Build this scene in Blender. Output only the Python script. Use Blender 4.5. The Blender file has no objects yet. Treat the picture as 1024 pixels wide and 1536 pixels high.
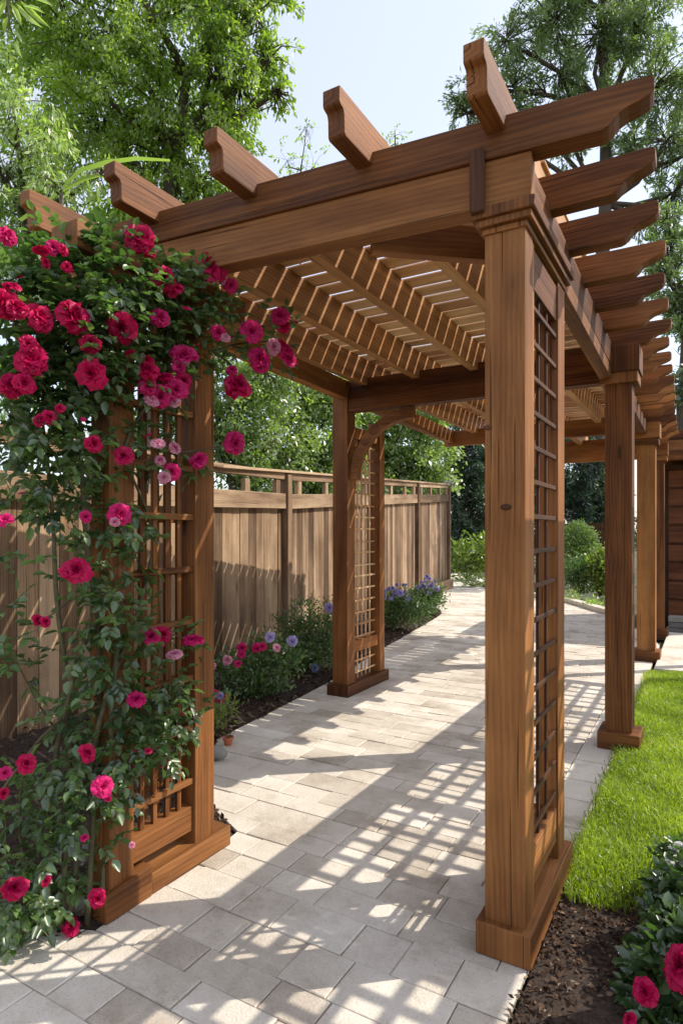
import bpy, math, random
import numpy as np
random.seed(7); rng = np.random.default_rng(7)
S = 1.4                      # metres per eye height; the place is measured in eye heights
CA, SA = math.cos(math.radians(30.4)), math.sin(math.radians(30.4))
F = 934.0
sc = bpy.context.scene
col = sc.collection

def at(px, py, Z):           # survey point: sight line + distance -> (across, along, up)
    X = (px - 512) / F * Z
    return np.array([CA * X - SA * Z, SA * X + CA * Z, 1 + (800 - py) / F * Z])
def gp(px, py):              # survey point on the ground
    return at(px, py, F / (py - 800.0))

# ------------------------------------------------------------------ materials
def newmat(name):
    m = bpy.data.materials.new(name); m.use_nodes = True
    nt = m.node_tree; nt.nodes.clear()
    out = nt.nodes.new('ShaderNodeOutputMaterial')
    return m, nt, out
def N(nt, typ, ins=None, **kw):
    n = nt.nodes.new(typ)
    for k, v in kw.items(): setattr(n, k, v)
    for k, v in (ins or {}).items():
        if isinstance(v, bpy.types.NodeSocket): nt.links.new(v, n.inputs[k])
        else: n.inputs[k].default_value = v
    return n
def ramp(nt, fac, stops):
    r = nt.nodes.new('ShaderNodeValToRGB'); nt.links.new(fac, r.inputs[0])
    e = r.color_ramp.elements
    while len(e) < len(stops): e.new(0.5)
    for i, (p, c) in enumerate(stops):
        e[i].position = p; e[i].color = (*c, 1) if len(c) == 3 else c
    return r.outputs[0]
def mathn(nt, op, a, b=0.0, c=0.0):
    n = nt.nodes.new('ShaderNodeMath'); n.operation = op
    for i, v in enumerate((a, b, c)):
        if isinstance(v, bpy.types.NodeSocket): nt.links.new(v, n.inputs[i])
        else: n.inputs[i].default_value = v
    return n.outputs[0]
def mix(nt, fac, a, b, mode='MIX'):
    n = nt.nodes.new('ShaderNodeMix'); n.data_type = 'RGBA'; n.blend_type = mode
    for k, v in ((0, fac), (6, a), (7, b)):
        if isinstance(v, bpy.types.NodeSocket): nt.links.new(v, n.inputs[k])
        else: n.inputs[k].default_value = v if k == 0 else (*v, 1)
    return n.outputs[2]

def wood_mat(name, dark, mid, light, rough=0.6, knots=0.8, grey=0.0, bump=0.25, stain=0.35, tv=0.30):
    m, nt, out = newmat(name)
    uv = N(nt, 'ShaderNodeUVMap', uv_map='UVMap').outputs[0]
    tint = N(nt, 'ShaderNodeAttribute', attribute_name='tint').outputs['Fac']
    mp = lambda sx, sy: N(nt, 'ShaderNodeMapping', {0: uv, 3: (sx, sy, 1)}).outputs[0]
    warp = N(nt, 'ShaderNodeTexNoise', {0: mp(1.3, 3.5), 'Scale': 1.0, 'Detail': 3.0})
    # growth rings cut lengthwise: bands across the board, bent by noise
    sep = N(nt, 'ShaderNodeSeparateXYZ', {0: uv})
    vv = mathn(nt, 'ADD', sep.outputs[1], mathn(nt, 'MULTIPLY', warp.outputs[0], 0.08))
    rings = mathn(nt, 'SINE', mathn(nt, 'MULTIPLY', vv, 310.0))
    rings = mathn(nt, 'MULTIPLY_ADD', rings, 0.5, 0.5)
    fine = N(nt, 'ShaderNodeTexNoise', {0: mp(4.0, 190.0), 'Scale': 1.0, 'Detail': 4.0, 'Roughness': 0.65}).outputs[0]
    broad = N(nt, 'ShaderNodeTexNoise', {0: mp(0.7, 13.0), 'Scale': 1.0, 'Detail': 4.0, 'Distortion': 0.6}).outputs[0]
    kv = N(nt, 'ShaderNodeTexVoronoi', {0: N(nt, 'ShaderNodeMapping', {0: uv, 3: (1.25, 4.6, 1)}).outputs[0], 'Scale': 1.0})
    kd = kv.outputs['Distance']
    knot = ramp(nt, kd, [(0.0, (1, 1, 1)), (0.04, (0.95,) * 3), (0.07, (0.40,) * 3), (0.13, (0.22,) * 3), (0.24, (0, 0, 0))])
    f = mathn(nt, 'MULTIPLY_ADD', rings, 0.085, mathn(nt, 'MULTIPLY_ADD', fine, 0.42, mathn(nt, 'MULTIPLY', broad, 0.62)))
    f = mathn(nt, 'ADD', f, mathn(nt, 'MULTIPLY_ADD', tint, tv, -0.05 - tv / 2))
    c = ramp(nt, f, [(0.22, dark), (0.52, mid), (0.82, light)])
    c = mix(nt, mathn(nt, 'MULTIPLY', knot, knots), c, tuple(x * 0.28 for x in dark))
    ck = N(nt, 'ShaderNodeTexNoise', {0: mp(1.1, 75.0), 'Scale': 1.0, 'Detail': 2.0, 'Distortion': 0.3}).outputs[0]
    ck = ramp(nt, ck, [(0.29, (1, 1, 1)), (0.345, (0, 0, 0))])
    c = mix(nt, mathn(nt, 'MULTIPLY', ck, 0.75), c, tuple(x * 0.35 for x in dark))
    wr = ramp(nt, N(nt, 'ShaderNodeTexNoise', {0: mp(0.55, 3.0), 'Scale': 1.0, 'Detail': 5.0, 'Roughness': 0.6}).outputs[0], [(0.34, (0.46, 0.40, 0.36)), (0.55, (1, 1, 1)), (0.75, (1.18, 1.10, 1.0))])
    c = mix(nt, min(1, stain * 2), c, wr, 'MULTIPLY')
    geo = N(nt, 'ShaderNodeNewGeometry').outputs['Position']
    st = N(nt, 'ShaderNodeTexNoise', {0: geo, 'Scale': 2.6, 'Detail': 6.0, 'Roughness': 0.6}).outputs[0]
    st = ramp(nt, st, [(0.38, (0.62, 0.58, 0.55)), (0.62, (1, 1, 1))])
    c = mix(nt, stain, c, st, 'MULTIPLY')
    # dirt splashed up from the ground
    z = N(nt, 'ShaderNodeSeparateXYZ', {0: geo}).outputs[2]
    d = ramp(nt, mathn(nt, 'ADD', z, mathn(nt, 'MULTIPLY', broad, 0.25)), [(0.05, (0.55, 0.52, 0.5)), (0.42, (1, 1, 1))])
    c = mix(nt, 0.7, c, d, 'MULTIPLY')
    h = mathn(nt, 'ADD', mathn(nt, 'MULTIPLY', fine, 0.7), mathn(nt, 'MULTIPLY', rings, 0.08))
    h = mathn(nt, 'SUBTRACT', h, mathn(nt, 'ADD', mathn(nt, 'MULTIPLY', knot, 0.8), mathn(nt, 'MULTIPLY', ck, 1.2)))
    b = N(nt, 'ShaderNodeBump', {'Height': h, 'Strength': bump, 'Distance': 0.004})
    r = mathn(nt, 'MULTIPLY_ADD', fine, 0.3, rough - 0.12)
    p = N(nt, 'ShaderNodeBsdfPrincipled', {'Base Color': c, 'Roughness': r, 'Normal': b.outputs[0], 'Specular IOR Level': 0.25})
    nt.links.new(p.outputs[0], out.inputs[0]); return m

def leaf_mat(name, dark, light, trans=0.35, gloss=0.06, tcol=None, rough=0.4, accent=None):
    m, nt, out = newmat(name)
    tint = N(nt, 'ShaderNodeAttribute', attribute_name='tint').outputs['Fac']
    c = ramp(nt, tint, [(0.0, dark), (1.0, light)] if accent is None else [(0.0, dark), (0.93, light), (0.96, accent)])
    tc = mix(nt, 1.0, c, tcol or (1.0, 1.25, 0.45), 'MULTIPLY')
    tc = mix(nt, 1.0, tc, (1.5, 1.5, 1.5), 'MULTIPLY')
    d = N(nt, 'ShaderNodeBsdfDiffuse', {0: c})
    t = N(nt, 'ShaderNodeBsdfTranslucent', {0: tc})
    a = N(nt, 'ShaderNodeMixShader', {0: trans, 1: d.outputs[0], 2: t.outputs[0]})
    g = N(nt, 'ShaderNodeBsdfGlossy', {0: (1, 1, 1, 1), 'Roughness': rough})
    b = N(nt, 'ShaderNodeMixShader', {0: gloss, 1: a.outputs[0], 2: g.outputs[0]})
    nt.links.new(b.outputs[0], out.inputs[0]); return m

def petal_mat(name, dark, light):
    m, nt, out = newmat(name)
    tint = N(nt, 'ShaderNodeAttribute', attribute_name='tint').outputs['Fac']
    oi = N(nt, 'ShaderNodeObjectInfo').outputs['Random']
    geo = N(nt, 'ShaderNodeTexCoord').outputs['Object']
    no = N(nt, 'ShaderNodeTexNoise', {0: geo, 'Scale': 2.5, 'Detail': 4.0}).outputs[0]
    f = mathn(nt, 'ADD', mathn(nt, 'MULTIPLY', tint, 0.75), mathn(nt, 'MULTIPLY_ADD', oi, 0.35, mathn(nt, 'MULTIPLY_ADD', no, 0.5, -0.4)))
    c = ramp(nt, f, [(0.0, dark), (1.0, light)])
    d = N(nt, 'ShaderNodeBsdfDiffuse', {0: c}); t = N(nt, 'ShaderNodeBsdfTranslucent', {0: c})
    a = N(nt, 'ShaderNodeMixShader', {0: 0.35, 1: d.outputs[0], 2: t.outputs[0]})
    g = N(nt, 'ShaderNodeBsdfGlossy', {0: (1, 0.9, 0.95, 1), 'Roughness': 0.45})
    b = N(nt, 'ShaderNodeMixShader', {0: 0.015, 1: a.outputs[0], 2: g.outputs[0]})
    nt.links.new(b.outputs[0], out.inputs[0]); return m

def stone_mat(name, cols, rough=0.85, bump=0.5, blotch=0.5, scale=1.0):
    m, nt, out = newmat(name)
    tint = N(nt, 'ShaderNodeAttribute', attribute_name='tint').outputs['Fac']
    geo = N(nt, 'ShaderNodeNewGeometry').outputs['Position']
    n1 = N(nt, 'ShaderNodeTexNoise', {0: geo, 'Scale': 5.0 * scale, 'Detail': 8.0, 'Roughness': 0.65}).outputs[0]
    n2 = N(nt, 'ShaderNodeTexNoise', {0: geo, 'Scale': 120.0 * scale, 'Detail': 5.0, 'Roughness': 0.7}).outputs[0]
    n3 = N(nt, 'ShaderNodeTexNoise', {0: geo, 'Scale': 1.4 * scale, 'Detail': 5.0}).outputs[0]
    f = mathn(nt, 'MULTIPLY_ADD', tint, 0.5, mathn(nt, 'MULTIPLY_ADD', n1, 0.7, mathn(nt, 'MULTIPLY_ADD', n2, 0.35, -0.28)))
    c = ramp(nt, f, [(0.15, cols[0]), (0.5, cols[1]), (0.85, cols[2])])
    c = mix(nt, blotch, c, ramp(nt, n3, [(0.35, (0.66, 0.62, 0.57)), (0.6, (1, 1, 1))]), 'MULTIPLY')
    sp = N(nt, 'ShaderNodeTexVoronoi', {0: geo, 'Scale': 75.0 * scale}).outputs['Distance']
    c = mix(nt, 0.35, c, ramp(nt, sp, [(0.12, (0.55, 0.5, 0.45)), (0.3, (1, 1, 1))]), 'MULTIPLY')
    h = mathn(nt, 'ADD', mathn(nt, 'MULTIPLY', n2, 0.5), n1)
    ms = N(nt, 'ShaderNodeTexNoise', {0: geo, 'Scale': 2.3 * scale, 'Detail': 9.0, 'Roughness': 0.72}).outputs[0]
    c = mix(nt, 0.55, c, ramp(nt, ms, [(0.33, (0.50, 0.45, 0.37)), (0.47, (1, 1, 1))]), 'MULTIPLY')
    b = N(nt, 'ShaderNodeBump', {'Height': h, 'Strength': bump, 'Distance': 0.009})
    p = N(nt, 'ShaderNodeBsdfPrincipled', {'Base Color': c, 'Roughness': rough, 'Normal': b.outputs[0], 'Specular IOR Level': 0.3})
    nt.links.new(p.outputs[0], out.inputs[0]); return m

def plain_mat(name, col_, rough=0.6, var=0.3, scale=12, metallic=0.0, bump=0.2):
    m, nt, out = newmat(name)
    geo = N(nt, 'ShaderNodeNewGeometry').outputs['Position']
    n = N(nt, 'ShaderNodeTexNoise', {0: geo, 'Scale': float(scale), 'Detail': 6.0, 'Roughness': 0.65}).outputs[0]
    c = ramp(nt, n, [(0.3, tuple(x * (1 - var) for x in col_)), (0.7, tuple(min(1, x * (1 + var)) for x in col_))])
    b = N(nt, 'ShaderNodeBump', {'Height': n, 'Strength': bump, 'Distance': 0.01})
    p = N(nt, 'ShaderNodeBsdfPrincipled', {'Base Color': c, 'Roughness': rough, 'Metallic': metallic, 'Normal': b.outputs[0]})
    nt.links.new(p.outputs[0], out.inputs[0]); return m

CEDAR = wood_mat('cedar', (0.075, 0.022, 0.006), (0.28, 0.108, 0.031), (0.48, 0.215, 0.068), bump=0.5, stain=0.5, tv=0.45)
CEDAR_ROOF = wood_mat('roof_cedar', (0.42, 0.20, 0.085), (0.74, 0.44, 0.22), (0.84, 0.60, 0.36), knots=0.5, stain=0.3, tv=0.55)
CEDAR_RAFTER_LIT = wood_mat('rafter_cedar_lit', (0.20, 0.08, 0.028), (0.55, 0.275, 0.11), (0.74, 0.46, 0.21), bump=0.35, stain=0.3)  # cedar lightened so its colour carries the glow under the roof
FENCEWOOD = wood_mat('weathered_fence', (0.13, 0.078, 0.044), (0.36, 0.238, 0.145), (0.55, 0.395, 0.255), rough=0.8, knots=0.7, bump=0.7, stain=0.6, tv=0.55)
DARKWOOD = wood_mat('dark_wood', (0.05, 0.018, 0.008), (0.11, 0.043, 0.018), (0.19, 0.08, 0.035))
IRON = plain_mat('dark_strap', (0.055, 0.03, 0.02), 0.5, 0.3, 30, 0.3)
PAVER = stone_mat('paver_stone', ((0.42, 0.355, 0.28), (0.70, 0.635, 0.54), (0.85, 0.80, 0.705)), bump=0.9)
EDGESTONE = stone_mat('edging_stone', ((0.56, 0.51, 0.43), (0.72, 0.665, 0.57), (0.84, 0.79, 0.70)), blotch=0.3)
GROUT = plain_mat('joint_sand', (0.25, 0.205, 0.15), 0.95, 0.4, 60)
GREYSTONE = stone_mat('grey_stone', ((0.15, 0.14, 0.13), (0.28, 0.27, 0.25), (0.40, 0.38, 0.35)))
SOIL = plain_mat('mulch_soil', (0.045, 0.028, 0.018), 0.95, 0.6, 45, bump=1.0)
MULCH = leaf_mat('mulch_chip', (0.022, 0.012, 0.008), (0.15, 0.09, 0.055), 0.0, 0.02, accent=(0.30, 0.21, 0.13))
EARTH = plain_mat('far_ground', (0.06, 0.065, 0.03), 0.95, 0.5, 3, bump=0.6)
LAWNSOIL = plain_mat('lawn_soil', (0.06, 0.10, 0.018), 0.95, 0.4, 20)
GRASS = leaf_mat('grass_blade', (0.12, 0.19, 0.015), (0.46, 0.55, 0.075), 0.5, 0.05, (1.0, 1.1, 0.4), accent=(0.50, 0.45, 0.20))
ROSELEAF = leaf_mat('rose_leaf', (0.03, 0.065, 0.024), (0.165, 0.265, 0.085), 0.38, 0.075, rough=0.38)
SHRUBLEAF = leaf_mat('shrub_leaf', (0.035, 0.075, 0.022), (0.16, 0.25, 0.085), 0.35, 0.06)
YELLOWLEAF = leaf_mat('yellow_green_leaf', (0.09, 0.13, 0.02), (0.28, 0.34, 0.07), 0.4, 0.05)
TREELEAF = leaf_mat('tree_leaf', (0.09, 0.155, 0.018), (0.42, 0.50, 0.095), 0.55, 0.06)
PALELEAF = leaf_mat('pale_leaf', (0.12, 0.18, 0.04), (0.46, 0.54, 0.20), 0.5, 0.09)
HEDGELEAF = leaf_mat('hedge_leaf', (0.09, 0.135, 0.03), (0.40, 0.48, 0.17), 0.5, 0.10)
DARKLEAF = leaf_mat('dark_conifer', (0.02, 0.045, 0.028), (0.10, 0.15, 0.085), 0.25, 0.07)
PINELEAF = leaf_mat('pine_leaf', (0.06, 0.10, 0.04), (0.30, 0.36, 0.16), 0.45, 0.07)
BARK = plain_mat('bark', (0.09, 0.065, 0.045), 0.9, 0.5, 25, bump=1.0)
CANE = plain_mat('rose_cane', (0.10, 0.085, 0.04), 0.7, 0.5, 20, bump=0.5)
CRIMSON = petal_mat('crimson_petal', (0.26, 0.001, 0.03), (0.72, 0.008, 0.115))
HOTPINK = petal_mat('hot_pink_petal', (0.42, 0.002, 0.08), (0.86, 0.035, 0.24))
PALEPINK = petal_mat('pale_pink_petal', (0.62, 0.10, 0.24), (0.88, 0.48, 0.58))
LILAC = petal_mat('lilac_petal', (0.25, 0.18, 0.52), (0.60, 0.52, 0.80))
BLUE = petal_mat('blue_petal', (0.16, 0.18, 0.45), (0.46, 0.50, 0.76))
WHITE = petal_mat('white_petal', (0.60, 0.60, 0.55), (0.85, 0.85, 0.82))
TERRA = plain_mat('terracotta', (0.42, 0.13, 0.06), 0.8, 0.3, 40)

# ------------------------------------------------------------------ objects
BASE = {}
def tag(o, label=None, cat=None, group=None, kind=None):
    if label: o['label'] = label
    if cat: o['category'] = cat
    if group: o['group'] = group
    if kind: o['kind'] = kind
    return o
def thing(name, label, cat, base, group=None):
    o = bpy.data.objects.new(name, None); col.objects.link(o)
    o.empty_display_size = 0.1
    o.location = [float(v) * S for v in base]; BASE[o.name] = np.array(base, float)
    return tag(o, label, cat, group)
def link(name, me, mats, parent, base):
    o = bpy.data.objects.new(name, me); col.objects.link(o)
    for m in (mats if isinstance(mats, (list, tuple)) else [mats]): me.materials.append(m)
    if parent is not None:
        o.parent = parent; BASE[o.name] = BASE[parent.name]
    else:
        o.location = [float(v) * S for v in base]; BASE[o.name] = np.array(base, float)
    return o
def base_of(parent, base):
    return BASE[parent.name] if parent is not None else np.array(base, float)

class MB:
    """collects boards, prisms and tubes (in eye heights) and links them as one mesh"""
    def __init__(s, fn=None):
        s.v = []; s.f = []; s.uv = []; s.t = []; s.fn = fn or (lambda p: p)
    def _face(s, idx, uvs, t): s.f.append(idx); s.uv.extend(uvs); s.t.append(t)
    def obox(s, c, ax, hs, t=None):
        """box with centre c, three unit axes ax and half sizes hs; grain runs along the longest"""
        c = np.array(c, float); ax = [np.array(a, float) for a in ax]
        t = random.random() if t is None else t
        n0 = len(s.v); loc = []
        for i in range(8):
            q = [hs[k] if (i >> k) & 1 else -hs[k] for k in range(3)]
            loc.append(q); s.v.append(s.fn(c + sum(ax[k] * q[k] for k in range(3))))
        la = int(np.argmax(hs)); ou, ov = random.uniform(0, 40), random.uniform(0, 40)
        for a in range(3):
            b, d = (a + 1) % 3, (a + 2) % 3
            for sg in (0, 1):
                idx = [i for i in range(8) if ((i >> a) & 1) == sg]
                o = [(0, 0), (1, 0), (1, 1), (0, 1)]
                if not sg: o = o[::-1]
                q = [sum([sg << a, x << b, y << d]) for x, y in o]
                uvs = []
                for i in q:
                    l = loc[i]
                    if a == la: uvs.append((ou + l[b] * S * 0.15, ov + l[d] * S))
                    else:
                        other = d if b == la else b
                        uvs.append((ou + l[la] * S, ov + a * 3.1 + sg * 1.7 + l[other] * S))
                s._face([n0 + i for i in q], uvs, t)
    def box(s, L0, L1, P0, P1, z0, z1, t=None):
        s.obox(((L0 + L1) / 2, (P0 + P1) / 2, (z0 + z1) / 2), np.eye(3), ((L1 - L0) / 2, (P1 - P0) / 2, (z1 - z0) / 2), t)
    def bar(s, p0, p1, w, th, up=(0, 0, 1), t=None):
        p0, p1 = np.array(p0, float), np.array(p1, float); d = p1 - p0; l = np.linalg.norm(d); d = d / l
        up = np.array(up, float); sd = np.cross(d, up); sd /= np.linalg.norm(sd); up = np.cross(sd, d)
        s.obox((p0 + p1) / 2, (d, sd, up), (l / 2, w / 2, th / 2), t)
    def prism(s, poly, o, a, b, n, th, t=None):
        """poly of (u,v) on plane origin o, axes a,b, extruded th along n (centred)"""
        o, a, b, n = (np.array(x, float) for x in (o, a, b, n)); t = random.random() if t is None else t
        n0 = len(s.v); k = len(poly); ou, ov = random.uniform(0, 40), random.uniform(0, 40)
        for sg in (-.5, .5):
            for (u, v) in poly: s.v.append(s.fn(o + a * u + b * v + n * th * sg))
        fl = [(ou + u * S, ov + v * S) for u, v in poly]
        s._face([n0 + i for i in range(k)][::-1], fl[::-1], t)
        s._face([n0 + k + i for i in range(k)], [(x, y + 5.3) for x, y in fl], t)
        for i in range(k):
            j = (i + 1) % k
            s._face([n0 + i, n0 + j, n0 + k + j, n0 + k + i],
                    [(fl[i][0], ov + 9), (fl[j][0], ov + 9 + abs(poly[i][1] - poly[j][1]) * S),
                     (fl[j][0], ov + 9 + th * S), (fl[i][0], ov + 9 + th * S)], t)
    def tube(s, pts, rad, n=7, t=None):
        pts = [np.array(p, float) for p in pts]; t = random.random() if t is None else t
        if not hasattr(rad, '__len__'): rad = [rad] * len(pts)
        n0 = len(s.v); ref = np.array((0.3, 0.5, 0.8))
        for i, p in enumerate(pts):
            d = pts[min(i + 1, len(pts) - 1)] - pts[max(i - 1, 0)]; d = d / (np.linalg.norm(d) + 1e-9)
            x = np.cross(d, ref); x /= np.linalg.norm(x) + 1e-9; y = np.cross(d, x)
            for k in range(n):
                an = 2 * math.pi * k / n
                s.v.append(s.fn(p + (x * math.cos(an) + y * math.sin(an)) * rad[i]))
        for i in range(len(pts) - 1):
            for k in range(n):
                j = (k + 1) % n
                s._face([n0 + i * n + k, n0 + i * n + j, n0 + (i + 1) * n + j, n0 + (i + 1) * n + k],
                        [(i * .3, k * .02), (i * .3, k * .02 + .02), (i * .3 + .3, k * .02 + .02), (i * .3 + .3, k * .02)], t)
        s._face([n0 + k for k in range(n)][::-1], [(0, 0)] * n, t)
        e = n0 + (len(pts) - 1) * n
        s._face([e + k for k in range(n)], [(0, 0)] * n, t)
    def lathe(s, c, prof, n=16, t=None):
        c = np.array(c, float); t = random.random() if t is None else t; n0 = len(s.v)
        for (r, z) in prof:
            for k in range(n):
                an = 2 * math.pi * k / n
                s.v.append(s.fn(c + np.array((r * math.cos(an), r * math.sin(an), z))))
        for i in range(len(prof) - 1):
            for k in range(n):
                j = (k + 1) % n
                s._face([n0 + i * n + k, n0 + i * n + j, n0 + (i + 1) * n + j, n0 + (i + 1) * n + k], [(0, 0)] * 4, t)
        s._face([n0 + k for k in range(n)][::-1], [(0, 0)] * n, t)
        e = n0 + (len(prof) - 1) * n
        s._face([e + k for k in range(n)], [(0, 0)] * n, t)
    def build(s, name, mat, parent=None, base=(0, 0, 0), bevel=0.0, smooth=False):
        b = base_of(parent, base); me = bpy.data.meshes.new(name)
        me.from_pydata([tuple((np.array(v) - b) * S) for v in s.v], [], s.f)
        uvl = me.uv_layers.new(name='UVMap')
        uvl.data.foreach_set('uv', np.array(s.uv, dtype=np.float32).ravel())
        at_ = me.attributes.new('tint', 'FLOAT', 'FACE'); at_.data.foreach_set('value', np.array(s.t, dtype=np.float32))
        if smooth: me.polygons.foreach_set('use_smooth', [True] * len(me.polygons))
        me.update(); o = link(name, me, mat, parent, base)
        if bevel:
            m = o.modifiers.new('edge', 'BEVEL'); m.width = bevel; m.segments = 2; m.limit_method = 'ANGLE'
        return o

def quad_mesh(name, V, Q, tint, mat, parent=None, base=(0, 0, 0), smooth=False):
    """V (n,3) in eye heights, Q (m,4), tint per face"""
    b = base_of(parent, base); me = bpy.data.meshes.new(name)
    V = ((V - b) * S).astype(np.float32); Q = Q.astype(np.int32)
    me.vertices.add(len(V)); me.vertices.foreach_set('co', V.ravel())
    me.loops.add(Q.size); me.loops.foreach_set('vertex_index', Q.ravel())
    me.polygons.add(len(Q)); me.polygons.foreach_set('loop_start', np.arange(0, Q.size, 4, dtype=np.int32))
    a = me.attributes.new('tint', 'FLOAT', 'FACE'); a.data.foreach_set('value', tint.astype(np.float32))
    if smooth: me.polygons.foreach_set('use_smooth', np.ones(len(Q), dtype=bool))
    me.update(calc_edges=True); me.validate()
    return link(name, me, mat, parent, base)

def unit(a): return a / (np.linalg.norm(a, axis=1, keepdims=True) + 1e-9)
def leaf_geo(C, D, Nn, ln, wd, tint, fold=0.25, hexa=True):
    """leaves rooted at C, pointing D, face normal Nn (made orthogonal)"""
    D = unit(D); Sd = unit(np.cross(D, Nn)); Nn = unit(np.cross(Sd, D)); n = len(C)
    ln = ln[:, None]; wd = wd[:, None]
    if hexa:
        pts = [C, C + D * ln * .3 - Sd * wd * .46 + Nn * wd * fold, C + D * ln * .68 - Sd * wd * .36 + Nn * wd * fold * .7,
               C + D * ln - Nn * ln * .12, C + D * ln * .68 + Sd * wd * .36 + Nn * wd * fold * .7, C + D * ln * .3 + Sd * wd * .46 + Nn * wd * fold]
        V = np.stack(pts, 1).reshape(-1, 3); o = np.arange(n)[:, None] * 6
        Q = np.concatenate([o + [0, 3, 2, 1], o + [0, 5, 4, 3]], 1).reshape(-1, 4)
        return V, Q, np.repeat(tint, 2)
    pts = [C, C + D * ln * .5 - Sd * wd * .5 + Nn * wd * fold, C + D * ln, C + D * ln * .5 + Sd * wd * .5 + Nn * wd * fold]
    V = np.stack(pts, 1).reshape(-1, 3); Q = np.arange(n * 4).reshape(-1, 4)
    return V, Q, tint
def join_geo(parts):
    Vs, Qs, Ts, o = [], [], [], 0
    for V, Q, T in parts:
        Vs.append(V); Qs.append(Q + o); Ts.append(T); o += len(V)
    return np.concatenate(Vs), np.concatenate(Qs), np.concatenate(Ts)

def clump_leaves(cen, sig, per, ln, wd, droop=0.2, hexa=False, fold=.2, flat=0.6, tint_lo=0., tint_hi=1., outw=None):
    """per leaves around each clump centre"""
    n = len(cen); idx = np.repeat(np.arange(n), per)
    C = cen[idx] + rng.normal(size=(n * per, 3)) * sig
    D = unit(rng.normal(size=(n * per, 3)) + (0 if outw is None else outw[idx] * 1.0)) + np.array((0, 0, -droop))
    Nn = rng.normal(size=(n * per, 3)) + np.array((0, 0, flat))
    k = rng.uniform(.7, 1.3, n * per)
    ct = rng.uniform(tint_lo, tint_hi, n)
    t = np.clip(ct[idx] * .6 + rng.uniform(tint_lo, tint_hi, n * per) * .4, 0, 1)
    return leaf_geo(C, D, Nn, ln * k, wd * k, t, fold, hexa)

def ellipsoid_points(c, r, n, shell=0.5):
    d = unit(rng.normal(size=(n, 3))); rad = (shell + (1 - shell) * rng.uniform(0, 1, n) ** .6)
    rad *= 1 + .18 * np.sin(d[:, 0] * 5 + c[0] * 7) * np.cos(d[:, 2] * 4 + c[1] * 3)
    return np.array(c) + d * rad[:, None] * np.array(r), d

def tree(name, label, base, blobs, Z, dens, per, leaf, mat, trunk_r, limb_to=None, group=None, droop=0.2, shell=0.35, sig=None, asp=.45, cat='tree', trunk_top=None, depth=1.0, bark=None, flat=.6, strands=22, spread=.11):
    """blobs: (px, py, radius px) of the crown's lobes seen at distance Z (each may carry its own Z offset)"""
    t = thing(name, label, cat, base, group)
    base = np.array(base, float); cs, rs = [], []
    for b in blobs:
        z = Z + (b[3] if len(b) > 3 else 0); cs.append(at(b[0], b[1], z)); rs.append(b[2] / F * z)
    geo = []; twigs = []
    for c, r in zip(cs, rs):
        ns = strands; m = max(3, int(dens * per * r * r / ns)); d = unit(rng.normal(size=(ns, 3)))
        s0 = c + d * (r * rng.uniform(.1, .75, ns))[:, None]
        dr = unit(d + rng.normal(size=(ns, 3)) * .45 + np.array((0, 0, -droop))); ln_ = r * rng.uniform(.4, .85, ns)
        u = rng.uniform(0, 1, (ns, m)) ** .8
        P_ = s0[:, None] + dr[:, None] * (u * ln_[:, None])[..., None] - np.array((0, 0, 1.)) * (droop * .35 * ln_[:, None] * u ** 2)[..., None]
        P_ = (P_ + rng.normal(size=(ns, m, 3)) * (r * spread * (1.15 - .6 * u))[..., None]).reshape(-1, 3)
        D = unit(np.repeat(dr, m, 0) + rng.normal(size=(ns * m, 3)) * .8) + np.array((0, 0, -droop))
        k = rng.uniform(.65, 1.3, ns * m)
        tn = np.clip(np.repeat(rng.uniform(0, 1, ns), m) * .55 + rng.uniform(0, 1, ns * m) * .3 + .2 * u.reshape(-1) - .05, 0, 1)
        geo.append(leaf_geo(P_, D, rng.normal(size=(ns * m, 3)) + np.array((0, 0, flat)), leaf * k, leaf * asp * k, tn, .2, False))
        for a_, d_, l_ in zip(s0, dr, ln_): twigs.append((c + (a_ - c) * .2, a_, a_ + d_ * l_ * .5 - np.array((0, 0, droop * .09 * l_)), a_ + d_ * l_ * .95 - np.array((0, 0, droop * .32 * l_))))
    V, Q, T = join_geo(geo)
    quad_mesh('crown', V, Q, T, mat, t)
    mb = MB(); top = np.array(trunk_top if trunk_top is not None else np.mean(cs, 0))
    k = 7; pts = [base + (top - base) * (i / k) + rng.normal(size=3) * trunk_r * .35 * (0 < i < k) for i in range(k + 1)]
    mb.tube(pts, [trunk_r * (1.25 - .85 * i / k) for i in range(k + 1)], 9)
    for c, r in zip(cs, rs):
        i = int(np.argmin([abs(p[2] - (c[2] - 1.2 * r)) for p in pts])); p0 = pts[i]
        m = (p0 + c) / 2 + rng.normal(size=3) * r * .12 + np.array((0, 0, -.05 * r))
        mb.tube([p0, m, c, c + (c - m) * .2], [trunk_r * .42, trunk_r * .28, trunk_r * .15, trunk_r * .04], 6)
        for q in range(5):
            e = c + unit(rng.normal(size=(1, 3)))[0] * r * .6
            mb.tube([m + (c - m) * rng.uniform(0, 1), (m + e) / 2 + rng.normal(size=3) * r * .08, e], [trunk_r * .14, trunk_r * .08, trunk_r * .02], 5)
    for q in twigs: mb.tube(q, [trunk_r * .10, trunk_r * .07, trunk_r * .045, trunk_r * .015], 4)
    mb.build('trunk', bark or BARK, t, smooth=True)
    return t

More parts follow.
